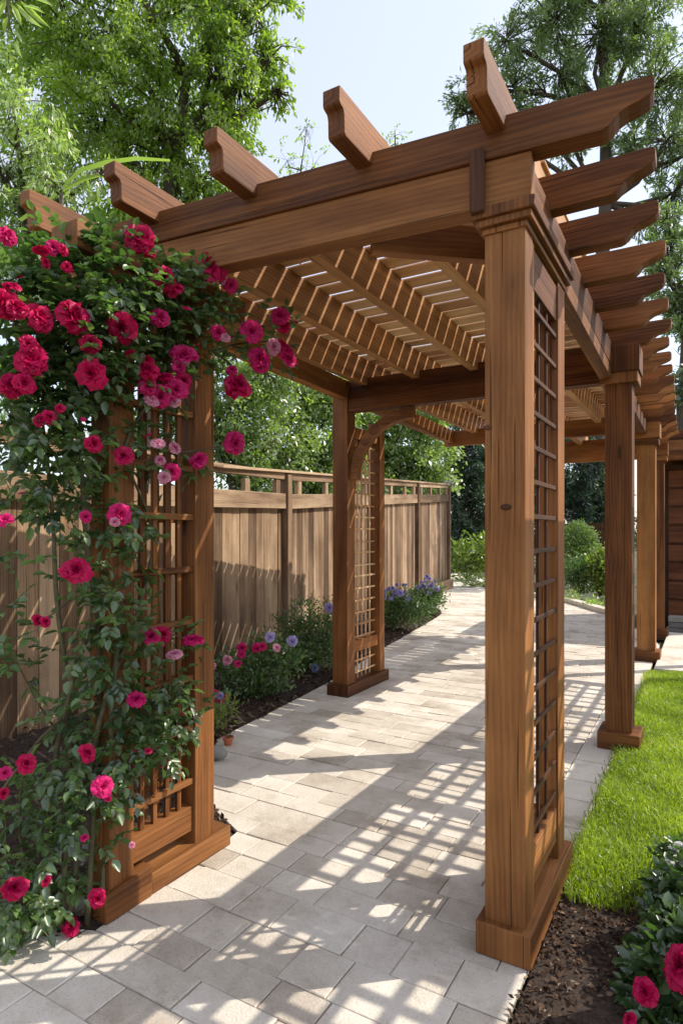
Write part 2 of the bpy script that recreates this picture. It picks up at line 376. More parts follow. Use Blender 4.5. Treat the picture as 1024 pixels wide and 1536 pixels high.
# ------------------------------------------------------------------ roses
def bloom_geo(seed, open_=1.0):
    r = np.random.default_rng(seed); Vs, Qs, Ts = [], [], []; o = 0
    rings = [(4, 5, .40), (5, 14, .50), (6, 25, .60), (7, 38, .71), (8, 52, .82), (8, 68, .93), (9, 88, 1.0)]
    for k, (n, th, sz) in enumerate(rings):
        for i in range(n):
            an = 2 * math.pi * (i + .5 * (k % 2)) / n + r.normal() * .22
            rad = np.array((math.cos(an), math.sin(an), 0)); tan = np.array((-math.sin(an), math.cos(an), 0)); up = np.array((0, 0, 1.))
            th0 = math.radians(th + r.normal() * 9) * open_; l = sz * (1 + r.normal() * .07); w = .50 * sz * (1 + r.normal() * .08)
            G = []; nt_, na = 5, 5
            wav = r.uniform(0, 6.28)
            for a_ in range(na):
                a = -1 + 2 * a_ / (na - 1)
                for t_ in range(nt_):
                    t = t_ / (nt_ - 1)
                    ang = th0 * (.45 + .75 * t) + (.5 * max(0, t - .6) * (k > 2))
                    rr = .04 + l * t * math.sin(ang) * .95; zz = l * t * math.cos(ang) * .75
                    ww = w * a * math.sin(min(1, t * 1.15 + .12) * math.pi * .56) * (1 - .22 * max(0, t - .7) * abs(a) * 3)
                    cup = .26 * sz * a * a * (1 - .2 * k / 5)
                    p = rad * (rr - cup * math.cos(ang) * .8) + up * (zz + cup * math.sin(ang) * .8 + .09 * math.sin(wav + a * 5) * t) + tan * ww
                    G.append(p + r.normal(size=3) * .008)
            Vs.append(np.array(G))
            for a_ in range(na - 1):
                for t_ in range(nt_ - 1):
                    Qs.append([o + a_ * nt_ + t_, o + a_ * nt_ + t_ + 1, o + (a_ + 1) * nt_ + t_ + 1, o + (a_ + 1) * nt_ + t_])
                    Ts.append(np.clip(.08 + .11 * k + .35 * t_ / 3 + r.normal() * .10, 0, 1))
            o += na * nt_
    return np.concatenate(Vs), np.array(Qs), np.array(Ts)
def bloom_mesh(seed, mat, nm, open_=1.0):
    V, Q, T = bloom_geo(seed, open_)
    o = quad_mesh(nm, V / S, Q, T, mat, smooth=True); me = o.data; bpy.data.objects.remove(o); return me
BLOOMS = {k: [bloom_mesh(i * 7 + j, m, k + '_petals', op) for j, op in enumerate((1.0, .9, 1.08, .72))]
          for i, (k, m) in enumerate((('crimson', CRIMSON), ('pink', HOTPINK), ('pale', PALEPINK), ('lilac', LILAC), ('blue', BLUE), ('white', WHITE)))}
def bloom(parent, p, r, kind, face=None, name='bloom', label=None, var=None):
    """a flower head of radius r (eye heights) at p; face = direction it looks"""
    me = BLOOMS[kind][random.randrange(4) if var is None else var]
    o = bpy.data.objects.new(name, me); col.objects.link(o); o.parent = parent
    o.location = [(p[i] - BASE[parent.name][i]) * S for i in range(3)]
    from mathutils import Vector
    d = Vector(face if face is not None else (0, 0, 1)) + Vector(rng.normal(size=3) * .28)
    o.rotation_mode = 'QUATERNION'; o.rotation_quaternion = d.to_track_quat('Z', 'Y')
    s = r * S * 1.12; o.scale = (s * random.uniform(.92, 1.08), s * random.uniform(.92, 1.08), s * random.uniform(.85, 1.1))
    if label: o['label'] = label
    return o
# ------------------------------------------------------------------ camera, sky, sun
cam = bpy.data.cameras.new('camera'); co = bpy.data.objects.new('camera', cam); col.objects.link(co)
co.location = (0, 0, S); co.rotation_euler = (math.radians(90), 0, math.radians(30.4))
cam.sensor_fit = 'HORIZONTAL'; cam.sensor_width = 36; cam.lens = F / 1024 * 36; cam.shift_y = 32 / 1024
cam.clip_end = 2000; cam.clip_start = 0.05
sc.camera = co
SAZ, SEL = math.radians(50), math.radians(45)      # from the path's direction towards the lawn
w = bpy.data.worlds.new('World'); sc.world = w; w.use_nodes = True
nt = w.node_tree; nt.nodes.clear()
sky = nt.nodes.new('ShaderNodeTexSky'); sky.sky_type = 'NISHITA'; sky.sun_disc = False
sky.sun_elevation = SEL; sky.sun_rotation = SAZ; sky.air_density = 1.0; sky.dust_density = 1.5; sky.ozone_density = 1.0
bg = nt.nodes.new('ShaderNodeBackground'); bg.inputs[1].default_value = 0.15
wo = nt.nodes.new('ShaderNodeOutputWorld'); hz = nt.nodes.new('ShaderNodeMix'); hz.data_type = 'RGBA'; hz.blend_type = 'ADD'; hz.inputs[0].default_value = 1.0
nt.links.new(sky.outputs[0], hz.inputs[6]); hz.inputs[7].default_value = (3.95, 3.95, 4.2, 1)      # pale summer haze
nt.links.new(hz.outputs[2], bg.inputs[0]); nt.links.new(bg.outputs[0], wo.inputs[0])
from mathutils import Vector
sl = bpy.data.lights.new('sun', 'SUN'); sl.energy = 5.0; sl.angle = math.radians(0.3); sl.color = (1.0, 0.93, 0.82)
so = bpy.data.objects.new('sun', sl); col.objects.link(so)
sd = Vector((math.sin(SAZ) * math.cos(SEL), math.cos(SAZ) * math.cos(SEL), math.sin(SEL)))
so.rotation_euler = sd.to_track_quat('Z', 'Y').to_euler(); so.location = sd * 30
sc.view_settings.view_transform = 'Standard'; sc.view_settings.look = 'None'; sc.view_settings.exposure = 0
sc.cycles.use_denoising = True
sc.cycles.max_bounces = 8; sc.cycles.transparent_max_bounces = 4

# ------------------------------------------------------------------ ground
def sheet(name, mat, pts, z=0.0, kind='structure'):
    mb = MB(); mb.v = [np.array((p[0], p[1], z)) for p in pts]; mb.f = [list(range(len(pts)))]
    mb.uv = [(p[0], p[1]) for p in pts]; mb.t = [.5]
    return tag(mb.build(name, mat), kind=kind)
sheet('ground', EARTH, [(-300, -300), (300, -300), (300, 300), (-300, 300)], -0.03)
LE = [(-4, -3.2), (.86, -3.2), (.95, -1.42), (1.0, -1.33), (1.62, -1.35), (1.8, -1.72), (2.3, -2.05), (2.95, -2.12), (3.63, -2.2), (4.77, -2.42), (6.44, -2.68), (7.3, -2.84), (7.75, -3.05), (8.0, -3.5), (9, -4.15), (12.4, -4.8), (15, -5.6)]
RE = [(-4, -.345), (6.2, -.36), (7.0, -.55), (8, -.95), (9.3, -1.73), (10.76, -3.3), (13, -4.4), (15, -5.4)]
le = lambda P: np.interp(P, [a for a, _ in LE], [b for _, b in LE])
re_ = lambda P: np.interp(P, [a for a, _ in RE], [b for _, b in RE])
def redge(P): return re_(P) - (0.15 if 1.97 < P < 6.6 else 0)
base_pts = [(b + .0, a) for a, b in LE] + [(b, a) for a, b in RE[::-1]]
sheet('path_bed', GROUT, base_pts, -0.005)
def clip(poly, p, n):
    out = []
    for i in range(len(poly)):
        a, b = poly[i], poly[(i + 1) % len(poly)]
        da = (a[0] - p[0]) * n[0] + (a[1] - p[1]) * n[1]; db = (b[0] - p[0]) * n[0] + (b[1] - p[1]) * n[1]
        if da >= 0: out.append(a)
        if (da >= 0) != (db >= 0):
            k = da / (da - db); out.append((a[0] + (b[0] - a[0]) * k, a[1] + (b[1] - a[1]) * k))
    return out
def area(p): return abs(sum(p[i][0] * p[(i + 1) % len(p)][1] - p[(i + 1) % len(p)][0] * p[i][1] for i in range(len(p)))) / 2
def inset(poly, d):
    c = np.mean(poly, 0); out = []
    for p in poly:
        v = np.array(p) - c; l = np.linalg.norm(v) + 1e-9
        out.append(tuple(c + v * max(0.2, (1 - d * 1.4 / l))))
    return out
def lay(mb, poly, gap=.0015, h=None):
    if len(poly) < 3 or area(poly) < .0008: return
    poly = inset(poly, gap); top = inset(poly, .002)
    z = rng.normal() * .0013 if h is None else h; k = len(poly); n0 = len(mb.v); t = float(np.clip(rng.normal(.5, .19), 0, 1))
    tx, ty = rng.normal(size=2) * .004
    c = np.mean(poly, 0)
    for p in poly: mb.v.append(np.array((p[0], p[1], -.012)))
    for p in poly: mb.v.append(np.array((p[0], p[1], z - .0018)))
    for p in top: mb.v.append(np.array((p[0], p[1], z + (p[0] - c[0]) * tx + (p[1] - c[1]) * ty)))
    mb._face([n0 + 2 * k + i for i in range(k)], list(top), t)
    for r_ in (0, 1):
        for i in range(k):
            j = (i + 1) % k
            mb._face([n0 + r_ * k + i, n0 + r_ * k + j, n0 + (r_ + 1) * k + j, n0 + (r_ + 1) * k + i], [(0, 0)] * 4, t)
mb = MB(); P = -1.2
while P < 14.6:
    d = random.choice([.095, .11, .11, .135]); L = -6.2 + random.uniform(0, .3)
    while L < -.3:
        l = random.choice([.13, .17, .21, .25, .30]); Pm = P + d / 2
        poly = [(L, P), (L + l, P), (L + l, P + d), (L, P + d)]
        if L + l > min(le(P), le(P + d)) - .1 and L < max(redge(P), redge(P + d)) + .1:
            for fn, sg in ((le, 1), (redge, -1)):
                # the outline is followed piece by piece along the stone
                a, b = fn(P + .0001), fn(P + d - .0001)
                dx, dy = b - a, d; n = (dy * sg, -dx * sg); ln = math.hypot(*n)
                poly = clip(poly, (a, P), (n[0] / ln, n[1] / ln)) if poly else poly
                if len(poly) < 3: poly = []; break
            if poly: lay(mb, poly)
        L += l
    P += d
tag(mb.build('path_pavers', PAVER), kind='structure')
mb = MB(); P = 1.97
while P < 6.5:
    d = random.choice([.2, .24, .28]); a, b = re_(P), re_(P + d)
    lay(mb, [(a - .148, P), (a, P), (b, P + d), (b - .148, P + d)], .002, .004)
    P += d
tag(mb.build('path_edging', EDGESTONE), kind='structure')
# kerb along the far bend of the path
mb = MB()
for i in range(3, len(RE) - 1):
    mb.bar((RE[i][1] + .06, RE[i][0] + .06, .02), (RE[i + 1][1] + .06, RE[i + 1][0] + .06, .02), .12, .08)
tag(mb.build('far_kerb', EDGESTONE), kind='structure')

# beds of mulch
def fence_pt(t): return np.array((CA * (-1.43 + 3.38 * t) - SA * (2.83 + 8.56 * t), SA * (-1.43 + 3.38 * t) + CA * (2.83 + 8.56 * t)))
FA, FB = fence_pt(-.42), fence_pt(1.0)
def fence_L(P): return FA[0] + (FB[0] - FA[0]) * (P - FA[1]) / (FB[1] - FA[1])
def bed_mesh(name, rows, hf, mat):
    V, Q = [], []; n = 14
    for (P, a, b) in rows:
        for i in range(n):
            u = i / (n - 1); L = a + (b - a) * u
            z = hf(u, P) + .006 * math.sin(L * 31 + P * 17) * (0 < i) + .005 * rng.normal() * (0 < i < n - 1)
            V.append((L, P, z))
    for r in range(len(rows) - 1):
        for i in range(n - 1):
            k = r * n + i; Q.append((k, k + n, k + n + 1, k + 1))
    V, Q = np.array(V), np.array(Q)
    o = quad_mesh(name, V, Q, np.full(len(Q), .5), mat, smooth=True); return tag(o, kind='structure')
def edge_bed(P): return min(le(P), -1.33 if P < 1.7 else 0)
rows = [(P, edge_bed(P) - .0, fence_L(P) - .15) for P in np.arange(.9, 7.8, .1)]
def left_h(u, P): return -.006 + .022 * min(1, u * 12) + .10 * u * u
bed_mesh('mulch_bed', rows, left_h, SOIL)
rows = [(P, -.345, 2.6) for P in np.arange(-1.0, 2.05, .1)]
def right_h(u, P): return -.004 + .012 * min(1, u * 10) + .05 * min(1, u * 4) ** 2
bed_mesh('mulch_bed', rows, right_h, SOIL)
def chips(n, sampler, name, ln=.016):
    pts = np.array([sampler() for _ in range(n)])
    D = rng.normal(size=(n, 3)) * (1, 1, .28); Nn = rng.normal(size=(n, 3)) * .55 + (0, 0, 1)
    k = rng.uniform(.4, 1.5, n) * ln
    V, Q, T = leaf_geo(pts, D, Nn, k, k * rng.uniform(.25, .6, n), rng.uniform(0, 1, n) ** 2, .12, False)
    return tag(quad_mesh(name, V, Q, T, MULCH), kind='stuff')
def smp_right():
    P, u = random.uniform(.8, 1.93), random.random() ** 1.3 * .8 - (.03 * random.random() ** 2 if random.random() < .12 else 0)
    return (-.345 + 1.245 * u, P, right_h(u * .423, P) + random.uniform(0, .008))
def smp_left():
    P = random.uniform(.95, 7.7) ** 1.0; u = random.random() ** 1.4 - (.05 * random.random() ** 2 if random.random() < .08 else 0)
    a, b = edge_bed(P), fence_L(P); return (a + (b - a) * u, P, left_h(u, P) + random.uniform(0, .008))
chips(9000, smp_right, 'mulch'); chips(16000, smp_left, 'mulch', .022)

# lawn
LF = [(-.345, 1.80), (-.2, 1.80), (-.08, 1.97), (.12, 2.04), (.5, 1.97), (2.6, 1.97)]
lf = lambda L: np.interp(L, [a for a, _ in LF], [b for _, b in LF])
pts = [(a, b) for a, b in LF] + [(2.6, 4.9), (-.335, 4.9)]
sheet('lawn', LAWNSOIL, pts, 0.006)
def grass(n, L0, L1, P0, P1, h, wd):
    L = rng.uniform(L0, L1, n); P = rng.uniform(P0, P1, n); k = P > np.array([lf(x) for x in L]) - .02 + rng.normal(size=n) * .015
    L, P = L[k] , P[k]; n = len(L)
    L = L + rng.normal(size=n) * .012
    C = np.stack([L, P, np.full(n, .004)], 1)
    patch = .5 + .5 * np.sin(L * 9 + 2 * np.sin(P * 5)) * np.cos(P * 7 + L * 3)
    hh = h * rng.uniform(.55, 1.25, n) * (.6 + .65 * patch)
    lean = rng.normal(size=(n, 2)) * .42
    a = rng.uniform(0, math.pi, n); sd_ = np.stack([np.cos(a), np.sin(a), 0 * a], 1) * (wd * rng.uniform(.7, 1.3, n))[:, None] / 2
    m = C + np.stack([lean[:, 0] * hh * .35, lean[:, 1] * hh * .35, hh * .6], 1)
    tp = C + np.stack([lean[:, 0] * hh, lean[:, 1] * hh, hh * np.clip(1 - .25 * (lean ** 2).sum(1), .4, 1)], 1)
    V = np.stack([C - sd_, C + sd_, m + sd_ * .8, m - sd_ * .8, tp + sd_ * .12, tp - sd_ * .12], 1).reshape(-1, 3)
    o = np.arange(n)[:, None] * 6; Q = np.concatenate([o + [0, 1, 2, 3], o + [3, 2, 4, 5]], 1).reshape(-1, 4)
    return V, Q, np.repeat(np.clip(rng.uniform(0, .7, n) + .45 * patch - .12, 0, 1), 2)
V, Q, T = join_geo([grass(95000, -.352, .3, 1.75, 4.95, .036, .0042), grass(60000, .3, 2.6, 1.9, 4.95, .036, .007)])
tag(quad_mesh('grass', V, Q, T, GRASS), kind='stuff')

# ------------------------------------------------------------------ pergola
pg = thing('pergola', 'large cedar pergola with slatted roof and trellis sides over the paver path', 'pergola', (-.41, 1.45, 0))
DR = lambda P: -.012 * (P - 1.45)
def part(mb, name, parent=pg, mat=CEDAR, bevel=.0035): return mb.build(name, mat, parent, bevel=bevel)
def lattice(mb, L, P0, P1, z0, z1, nv, nh, wv, wh, th, irregular=0.0):
    for i in range(nv):
        p = P0 + (P1 - P0) * (i + 1) / (nv + 1); mb.box(L - th, L, p - wv / 2, p + wv / 2, z0 - .01, z1 + .01)
    for i in range(nh):
        z = z0 + (z1 - z0) * (i + .5) / nh + random.uniform(-1, 1) * irregular; mb.box(L, L + th, P0 - .003, P1 + .003, z - wh / 2, z + wh / 2)
def cap(mb, L0, L1, P0, P1, z0, z1):
    h = z1 - z0
    mb.box(L0 - .006, L1 + .006, P0 - .006, P1 + .006, z0, z0 + h * .25)
    mb.box(L0 - .018, L1 + .018, P0 - .018, P1 + .018, z0 + h * .25, z0 + h * .55)
    mb.box(L0 - .027, L1 + .027, P0 - .027, P1 + .027, z0 + h * .55, z1)
def knot_lump(parent, L, P, z, r, d):
    mb = MB(); mb.lathe((0, 0, 0), [(r, 0), (r * .9, r * .25), (r * .5, r * .45), (r * .15, r * .3)], 10)
    a = np.array(d, float); x = np.cross(a, (0, 0, 1)); y = np.cross(a, x)
    mb.v = [np.array((L, P, z)) + x * v[0] * 1.4 + y * v[1] * .8 + a * v[2] for v in mb.v]
    return mb.build('wood_knot', DARKWOOD, parent, smooth=True)

# right near post with its trellis panel
mb = MB(); mb.box(-.459, -.363, 1.46, 1.532, .075, 1.72, t=.82); p = part(mb, 'post')
knot_lump(p, -.452, 1.4605, 1.253, .0085, (0, -1, 0)); knot_lump(p, -.408, 1.4605, 1.062, .010, (0, -1, 0))
mb = MB(); mb.box(-.476, -.345, 1.44, 1.955, 0, .079, t=.7); part(mb, 'post_base', p, bevel=.006)
mb = MB(); cap(mb, -.459, -.363, 1.46, 1.90, 1.712, 1.77); part(mb, 'capital', p)
tp = MB(); tp.box(-.425, -.362, 1.825, 1.915, .079, 1.714)
trl = part(tp, 'trellis_panel')
mb = MB()
mb.box(-.452, -.366, 1.533, 1.560, .079, 1.712); part(mb, 'stile', trl)
def rail(trl, *b):
    mb = MB(); mb.box(*b); part(mb, 'rail', trl)
rail(trl, -.452, -.367, 1.5605, 1.8245, 1.60, 1.70); rail(trl, -.452, -.367, 1.5605, 1.8245, .13, .225)
mb = MB()
lattice(mb, -.374, 1.558, 1.83, .225, 1.60, 2, 16, .012, .012, .007)
part(mb, 'trellis_lattice', trl, DARKWOOD, .002)

# right row behind it
for (P0, P1, L0, L1, cz0, cz1) in ((3.12, 3.24, -.41, -.295, 1.69, 1.86), (5.38, 5.51, -.475, -.345, 1.69, 1.86), (6.62, 6.74, -.47, -.35, 1.69, 1.86)):
    mb = MB(); mb.box(L0, L1, P0, P1, .08, 1.77); p = part(mb, 'post')
    mb = MB(); mb.box(L0 - .03, L1 + .035, P0 - .03, P1 + .03, 0, .085); part(mb, 'post_base', p, bevel=.007)
    mb = MB(); mb.box(L0 - .02, L1 + .025, P0 - .02, P1 + .02, cz0, cz0 + .05); mb.box(L0 - .028, L1 + .033, P0 - .028, P1 + .028, cz0 + .0505, cz1 - .0)
    part(mb, 'capital', p)
# left near trellis panel
mb = MB(); mb.box(-1.405, -1.332, 1.085, 1.165, .0, 1.74); p = part(mb, 'post')
mb = MB(); mb.prism([(0, 0), (.154, 0), (.154, .088), (.02, .075), (0, .07)], (-1.38, 1.062, 0), (0, 1, 0), (0, 0, 1), (1, 0, 0), .13)
part(mb, 'post_base', p, bevel=.008)
mb = MB(); mb.box(-1.412, -1.332, 1.398, 1.482, .04, 1.74); trl = part(mb, 'trellis_panel')
mb = MB()
mb.box(-1.40, -1.319, 1.2165, 1.545, 0, .062); part(mb, 'sill', trl)
rail(trl, -1.385, -1.342, 1.1655, 1.3975, .10, .175); rail(trl, -1.385, -1.342, 1.1655, 1.3975, 1.60, 1.66)
mb = MB()
lattice(mb, -1.352, 1.165, 1.40, .175, 1.60, 4, 9, .015, .018, .012, .012)
lattice(mb, -1.392, 1.165, 1.40, .175, 1.60, 4, 9, .013, .015, .010, .012)
part(mb, 'trellis_lattice', trl, CEDAR, .002)
mb = MB(); mb.box(-1.42, -1.32, .98, 1.62, 1.70, 1.768); part(mb, 'side_beam')
# left far post with its lattice
mb = MB(); mb.box(-2.0, -1.895, 3.30, 3.40, .06, 1.90); p = part(mb, 'post')
mb = MB(); mb.box(-2.025, -1.875, 3.27, 3.84, 0, .07); part(mb, 'post_base', p, bevel=.006)
mb = MB(); mb.box(-2.07, -1.885, 3.285, 3.415, 1.885, 1.925); part(mb, 'capital', p)
mb = MB(); mb.box(-1.985, -1.895, 3.74, 3.81, .07, 1.74); trl = part(mb, 'trellis_panel')
rail(trl, -1.97, -1.91, 3.4005, 3.7395, .25, .32); rail(trl, -1.97, -1.91, 3.4005, 3.7395, 1.60, 1.67)
mb = MB(); lattice(mb, -1.94, 3.40, 3.74, .07, 1.60, 5, 20, .010, .010, .008, .006); part(mb, 'trellis_lattice', trl, CEDAR_ROOF, 0)
mb = MB()          # curved brace from the far post up to the cross beam
prev = None
for i in range(9):
    a = math.pi / 2 * i / 8; q = (-1.895 + .42 * (1 - math.cos(a)), 1.33 + .41 * math.sin(a))
    q2 = (-1.895 + .05 + .37 * (1 - math.cos(a)), 1.33 + .345 * math.sin(a))
    if prev: mb.prism([prev[0], q, q2, prev[1]], (0, 3.35, 0), (1, 0, 0), (0, 0, 1), (0, 1, 0), .05, t=.5)
    prev = (q, q2)
part(mb, 'arch_brace', bevel=0)
mb = MB()
prev = None
for i in range(9):
    a = math.pi / 2 * i / 8; q = (3.40 + .30 * (1 - math.cos(a)), 1.25 + .43 * math.sin(a)); q2 = (3.445 + .255 * (1 - math.cos(a)), 1.25 + .375 * math.sin(a))
    if prev: mb.prism([prev[0], q, q2, prev[1]], (-1.94, 0, 0), (0, 1, 0), (0, 0, 1), (1, 0, 0), .045, t=.5)
    prev = (q, q2)
part(mb, 'arch_brace', bevel=0)

# front beam: a header under a top beam with a carved end, turned a little
TH = math.radians(5.5); PV = np.array((-.41, 1.45, 0)); c5, s5 = math.cos(TH), math.sin(TH)
def front(p):
    d = p - PV; return PV + np.array((d[0] * c5 - d[1] * s5, d[0] * s5 + d[1] * c5, d[2]))
mb = MB(front); mb.box(-1.86, -.347, 1.445, 1.505, 1.7705, 1.879); part(mb, 'front_beam')
TAIL = [(.010, 1), (.003, .965), (0, .91), (0, .66), (.008, .56), (.026, .47), (.050, .40), (.068, .29), (.079, .15), (.090, .05), (.102, 0)]
def tail_beam(mb, Lend, Lin, P, z0, h, th):
    prof = [(Lend - u, z0 + v * h) for u, v in TAIL]
    mb.prism([(Lin, z0), *prof[::-1], (Lin, z0 + h)], (0, P, 0), (1, 0, 0), (0, 0, 1), (0, 1, 0), th)
mb = MB(front); tail_beam(mb, -.095, -1.90, 1.468, 1.88, .092, .062); part(mb, 'top_beam')
mb = MB(front); mb.box(-.486, -.452, 1.424, 1.4445, 1.755, 1.905); bs = part(mb, 'beam_strap', mat=DARKWOOD, bevel=.005)
# tails projecting over the lawn, on the right side beam
NP = 19
for i in range(1, NP):
    P = 1.455 + .282 * i; jit = random.uniform(-.008, .008)
    mb = MB(); tail_beam(mb, -.10 + DR(P) * 2.2 + jit, -.46 + DR(P), P, 1.862, .095, .05); part(mb, 'rafter_tail')
mb = MB(); mb.bar((-.392, 1.47, 1.825), (-.392 + DR(6.75), 6.75, 1.825), .068, .105); part(mb, 'side_beam')
mb = MB(); mb.bar((-.385, 1.92, 1.742), (-.385 + DR(3.12), 3.12, 1.742), .05, .055); part(mb, 'side_beam')
mb = MB(); mb.bar((-1.84, 1.36, 1.88), (-2.03, 5.60, 1.88), .06, .11); part(mb, 'side_beam')
# cross beams
mb = MB(); mb.box(-1.894, -.411, 3.31, 3.385, 1.745, 1.936); part(mb, 'cross_beam')
mb = MB(); mb.box(-2.08, -.476, 5.41, 5.48, 1.80, 1.936); part(mb, 'cross_beam')
mb = MB(); mb.box(-2.0, -.471, 6.64, 6.72, 1.72, 1.936); part(mb, 'cross_beam')
mb = MB(); mb.bar((-.47, 1.75, 1.80), (-.78, 1.49, 1.80), .035, .09); part(mb, 'corner_brace')
# long rafters with stepped ends over the front beam
RT = [(.003, 1), (0, .97), (0, .64), (.003, .60), (.010, .575), (.018, .55), (.021, .50), (.023, .42), (.024, .05), (.030, 0)]
RL = (-.425, -.757, -1.10, -1.445, -1.785)
for i, L in enumerate(RL):
    ps = 1.46 + (L + .41) * math.tan(TH) - .185; pe = 6.95 if i < 4 else 5.62
    mb = MB(); prof = [(ps + u, 1.938 + v * .104) for u, v in RT]
    mb.prism([(ps + .2605, 1.895), (pe, 1.895), (pe, 2.042), (ps + .2605, 2.042)], (L, 0, 0), (0, 1, 0), (0, 0, 1), (1, 0, 0), .046); rf = part(mb, 'rafter', mat=CEDAR_RAFTER_LIT)
    mb = MB(); mb.prism([*prof, (ps + .26, 1.938), (ps + .26, 2.042)], (L, 0, 0), (0, 1, 0), (0, 0, 1), (1, 0, 0), .046, t=random.uniform(.05, .5)); part(mb, 'carved_end', rf)
mb = MB(); P = 1.62
while P < 6.9:
    L0 = -1.84 - .05 * (P - 1.6) if P < 5.6 else -1.5
    wd_ = random.uniform(.089, .097)
    mb.obox(((L0 - .40) / 2 + random.uniform(-.01, .01), P, 2.047 + random.uniform(-.001, .001)), np.eye(3), (abs(L0 + .40) / 2, wd_ / 2, .004))
    P += .11
part(mb, 'slat_roof', mat=CEDAR_ROOF, bevel=.003)

# ------------------------------------------------------------------ lattice frame added out of view to cast the grid shadow on the path
ar = thing('shadow_lattice', 'flat lattice frame added out of view on the lawn to cast the path shadow', 'shadow caster', (.6, 3.6, 0))
AL0, AL1, AP0, AP1, AZ = .28, .94, 1.72, 5.6, 1.75
for L in (AL0 + .04, AL1 - .04):
    for P in (AP0 + .04, AP1 - .04):
        mb = MB(); mb.box(L - .035, L + .035, P - .035, P + .035, 0, AZ); mb.build('post', CEDAR, ar, bevel=.006)
for L in (AL0, AL1):
    mb = MB(); mb.box(L - .035, L + .035, AP0, AP1, AZ, AZ + .08); mb.build('beam', CEDAR, ar, bevel=.006)
for P in np.linspace(AP0 + .05, AP1 - .05, 6):
    mb = MB(); mb.box(AL0 + .036, AL1 - .036, P - .03, P + .03, AZ + .01, AZ + .07); mb.build('crossbar', CEDAR, ar)
mb = MB(); n = 5
for i in range(n):
    L = AL0 + (AL1 - AL0) * (i + 1) / (n + 1); mb.box(L - .014, L + .014, AP0, AP1, AZ + .071, AZ + .081)
for P in np.arange(AP0 + .06, AP1, .118): mb.box(AL0, AL1, P - .014, P + .014, AZ + .0815, AZ + .091)
mb.build('lattice', CEDAR, ar)

# ------------------------------------------------------------------ fence
fe = thing('garden_fence', 'weathered brown board fence with an open top band behind the flower bed', 'fence', (*fence_pt(.28), 0))
fd = np.array((*(FB - FA), 0)); fd /= np.linalg.norm(fd); fn_ = np.array((fd[1], -fd[0], 0))
def fh(t): return 1.455 + max(0, t - .17) * .52
def fp(t, z, off=0): q = fence_pt(t); return np.array((q[0], q[1], z)) + fn_ * off
ts = [-.423, -.188, .047, .282, .517, .7515, .994]
for t in ts:
    mb = MB(); h = fh(t); mb.obox(fp(t, h / 2 - .01, .01), (fd, fn_, (0, 0, 1)), (.042, .042, h / 2 - .012)); mb.build('post', FENCEWOOD, fe, bevel=.006)
LT = np.linalg.norm(FB - FA) / 1.42
for a, b in zip(ts[:-1], ts[1:]):
    mb = MB(); n = int((b - a) * LT / .118)
    for i in range(n):
        u0 = a + (b - a) * (i + .5) / n; h0 = fh(u0) - .27
        wdt = (b - a) * LT / n / 2 - random.uniform(.001, .003)
        mb.obox(fp(u0, h0 / 2 + .01, -.012 + random.uniform(-.003, .003)), (fd, fn_, (0, 0, 1)), (wdt, .008, h0 / 2), t=random.random())
    bp = mb.build('board_panel', FENCEWOOD, fe, bevel=.002)
    mb = MB(); q0, q1 = a + .042 / LT, b - .042 / LT
    mb.bar(fp(q0, fh(a) - .245, .012), fp(q1, fh(b) - .245, .012), .045, .125); mb.build('rail', FENCEWOOD, fe, bevel=.006)
    mb = MB(); mb.bar(fp(q0, fh(a) - .033, 0), fp(q1, fh(b) - .033, 0), .05, .065); mb.build('rail', FENCEWOOD, fe, bevel=.006)
    for u in (.12, .40, .70, .93):
        tt = a + (b - a) * u; mb = MB(); mb.obox(fp(tt, fh(tt) - .125, 0), (fd, fn_, (0, 0, 1)), (.035, .018, .058)); mb.build('spacer_block', FENCEWOOD, fe, bevel=.003)
mb = MB(); mb.bar(fp(-.42, fh(-.42) + .005), fp(.17, fh(.17) + .005), .10, .02); mb.bar(fp(.1702, fh(.17) + .005), fp(1.0, fh(1.0) + .005), .10, .02); mb.build('cap_rail', FENCEWOOD, fe, bevel=.004)
mb = MB(); mb.obox(fp(1.0, fh(1.0) + .03), (fd, fn_, (0, 0, 1)), (.08, .08, .02)); mb.obox(fp(1.0, fh(1.0) + .065), (fd, fn_, (0, 0, 1)), (.03, .03, .015)); mb.build('post_cap', GREYSTONE, fe, bevel=.008)
mb = MB(); mb.bar(fp(.78, .09, .07), fp(1.0, .09, .07), .05, .17); mb.build('kick_board', FENCEWOOD, fe, bevel=.006)

# ------------------------------------------------------------------ shed at the right edge
sh = thing('garden_shed', 'brown timber garden shed with a dark panelled door beyond the lawn', 'shed', (.6, 7.6, 0))
mb = MB(); mb.box(-.50, -.41, 7.55, 7.64, 0, 1.78); mb.build('corner_post', CEDAR, sh, bevel=.006)
mb = MB()
for i in range(5): mb.box(.31 + i * .1, .408 + i * .1, 7.60, 7.62, 0, 1.76)
mb.box(-.45, .8, 7.66, 8.9, 0, 1.74); mb.build('wall', CEDAR, sh, bevel=.003)
mb = MB(); mb.box(-.409, -.385, 7.58, 7.63, .02, 1.70); mb.box(.28, .308, 7.58, 7.63, .02, 1.70); mb.box(-.409, .308, 7.58, 7.63, 1.7005, 1.74); fr = mb.build('door_frame', IRON, sh, bevel=.003)
mb = MB(); mb.box(-.384, .279, 7.60, 7.62, .05, 1.70); dr = mb.build('door', DARKWOOD, sh)
mb = MB()
for i in range(3):
    for k in range(8): mb.box(-.36 + i * .212, -.165 + i * .212, 7.588, 7.5995, .1 + k * .2, .275 + k * .2)
mb.build('door_panel', wood_mat('door_wood', (.10, .035, .016), (.22, .085, .038), (.32, .14, .065)), dr, bevel=.006)
mb = MB()
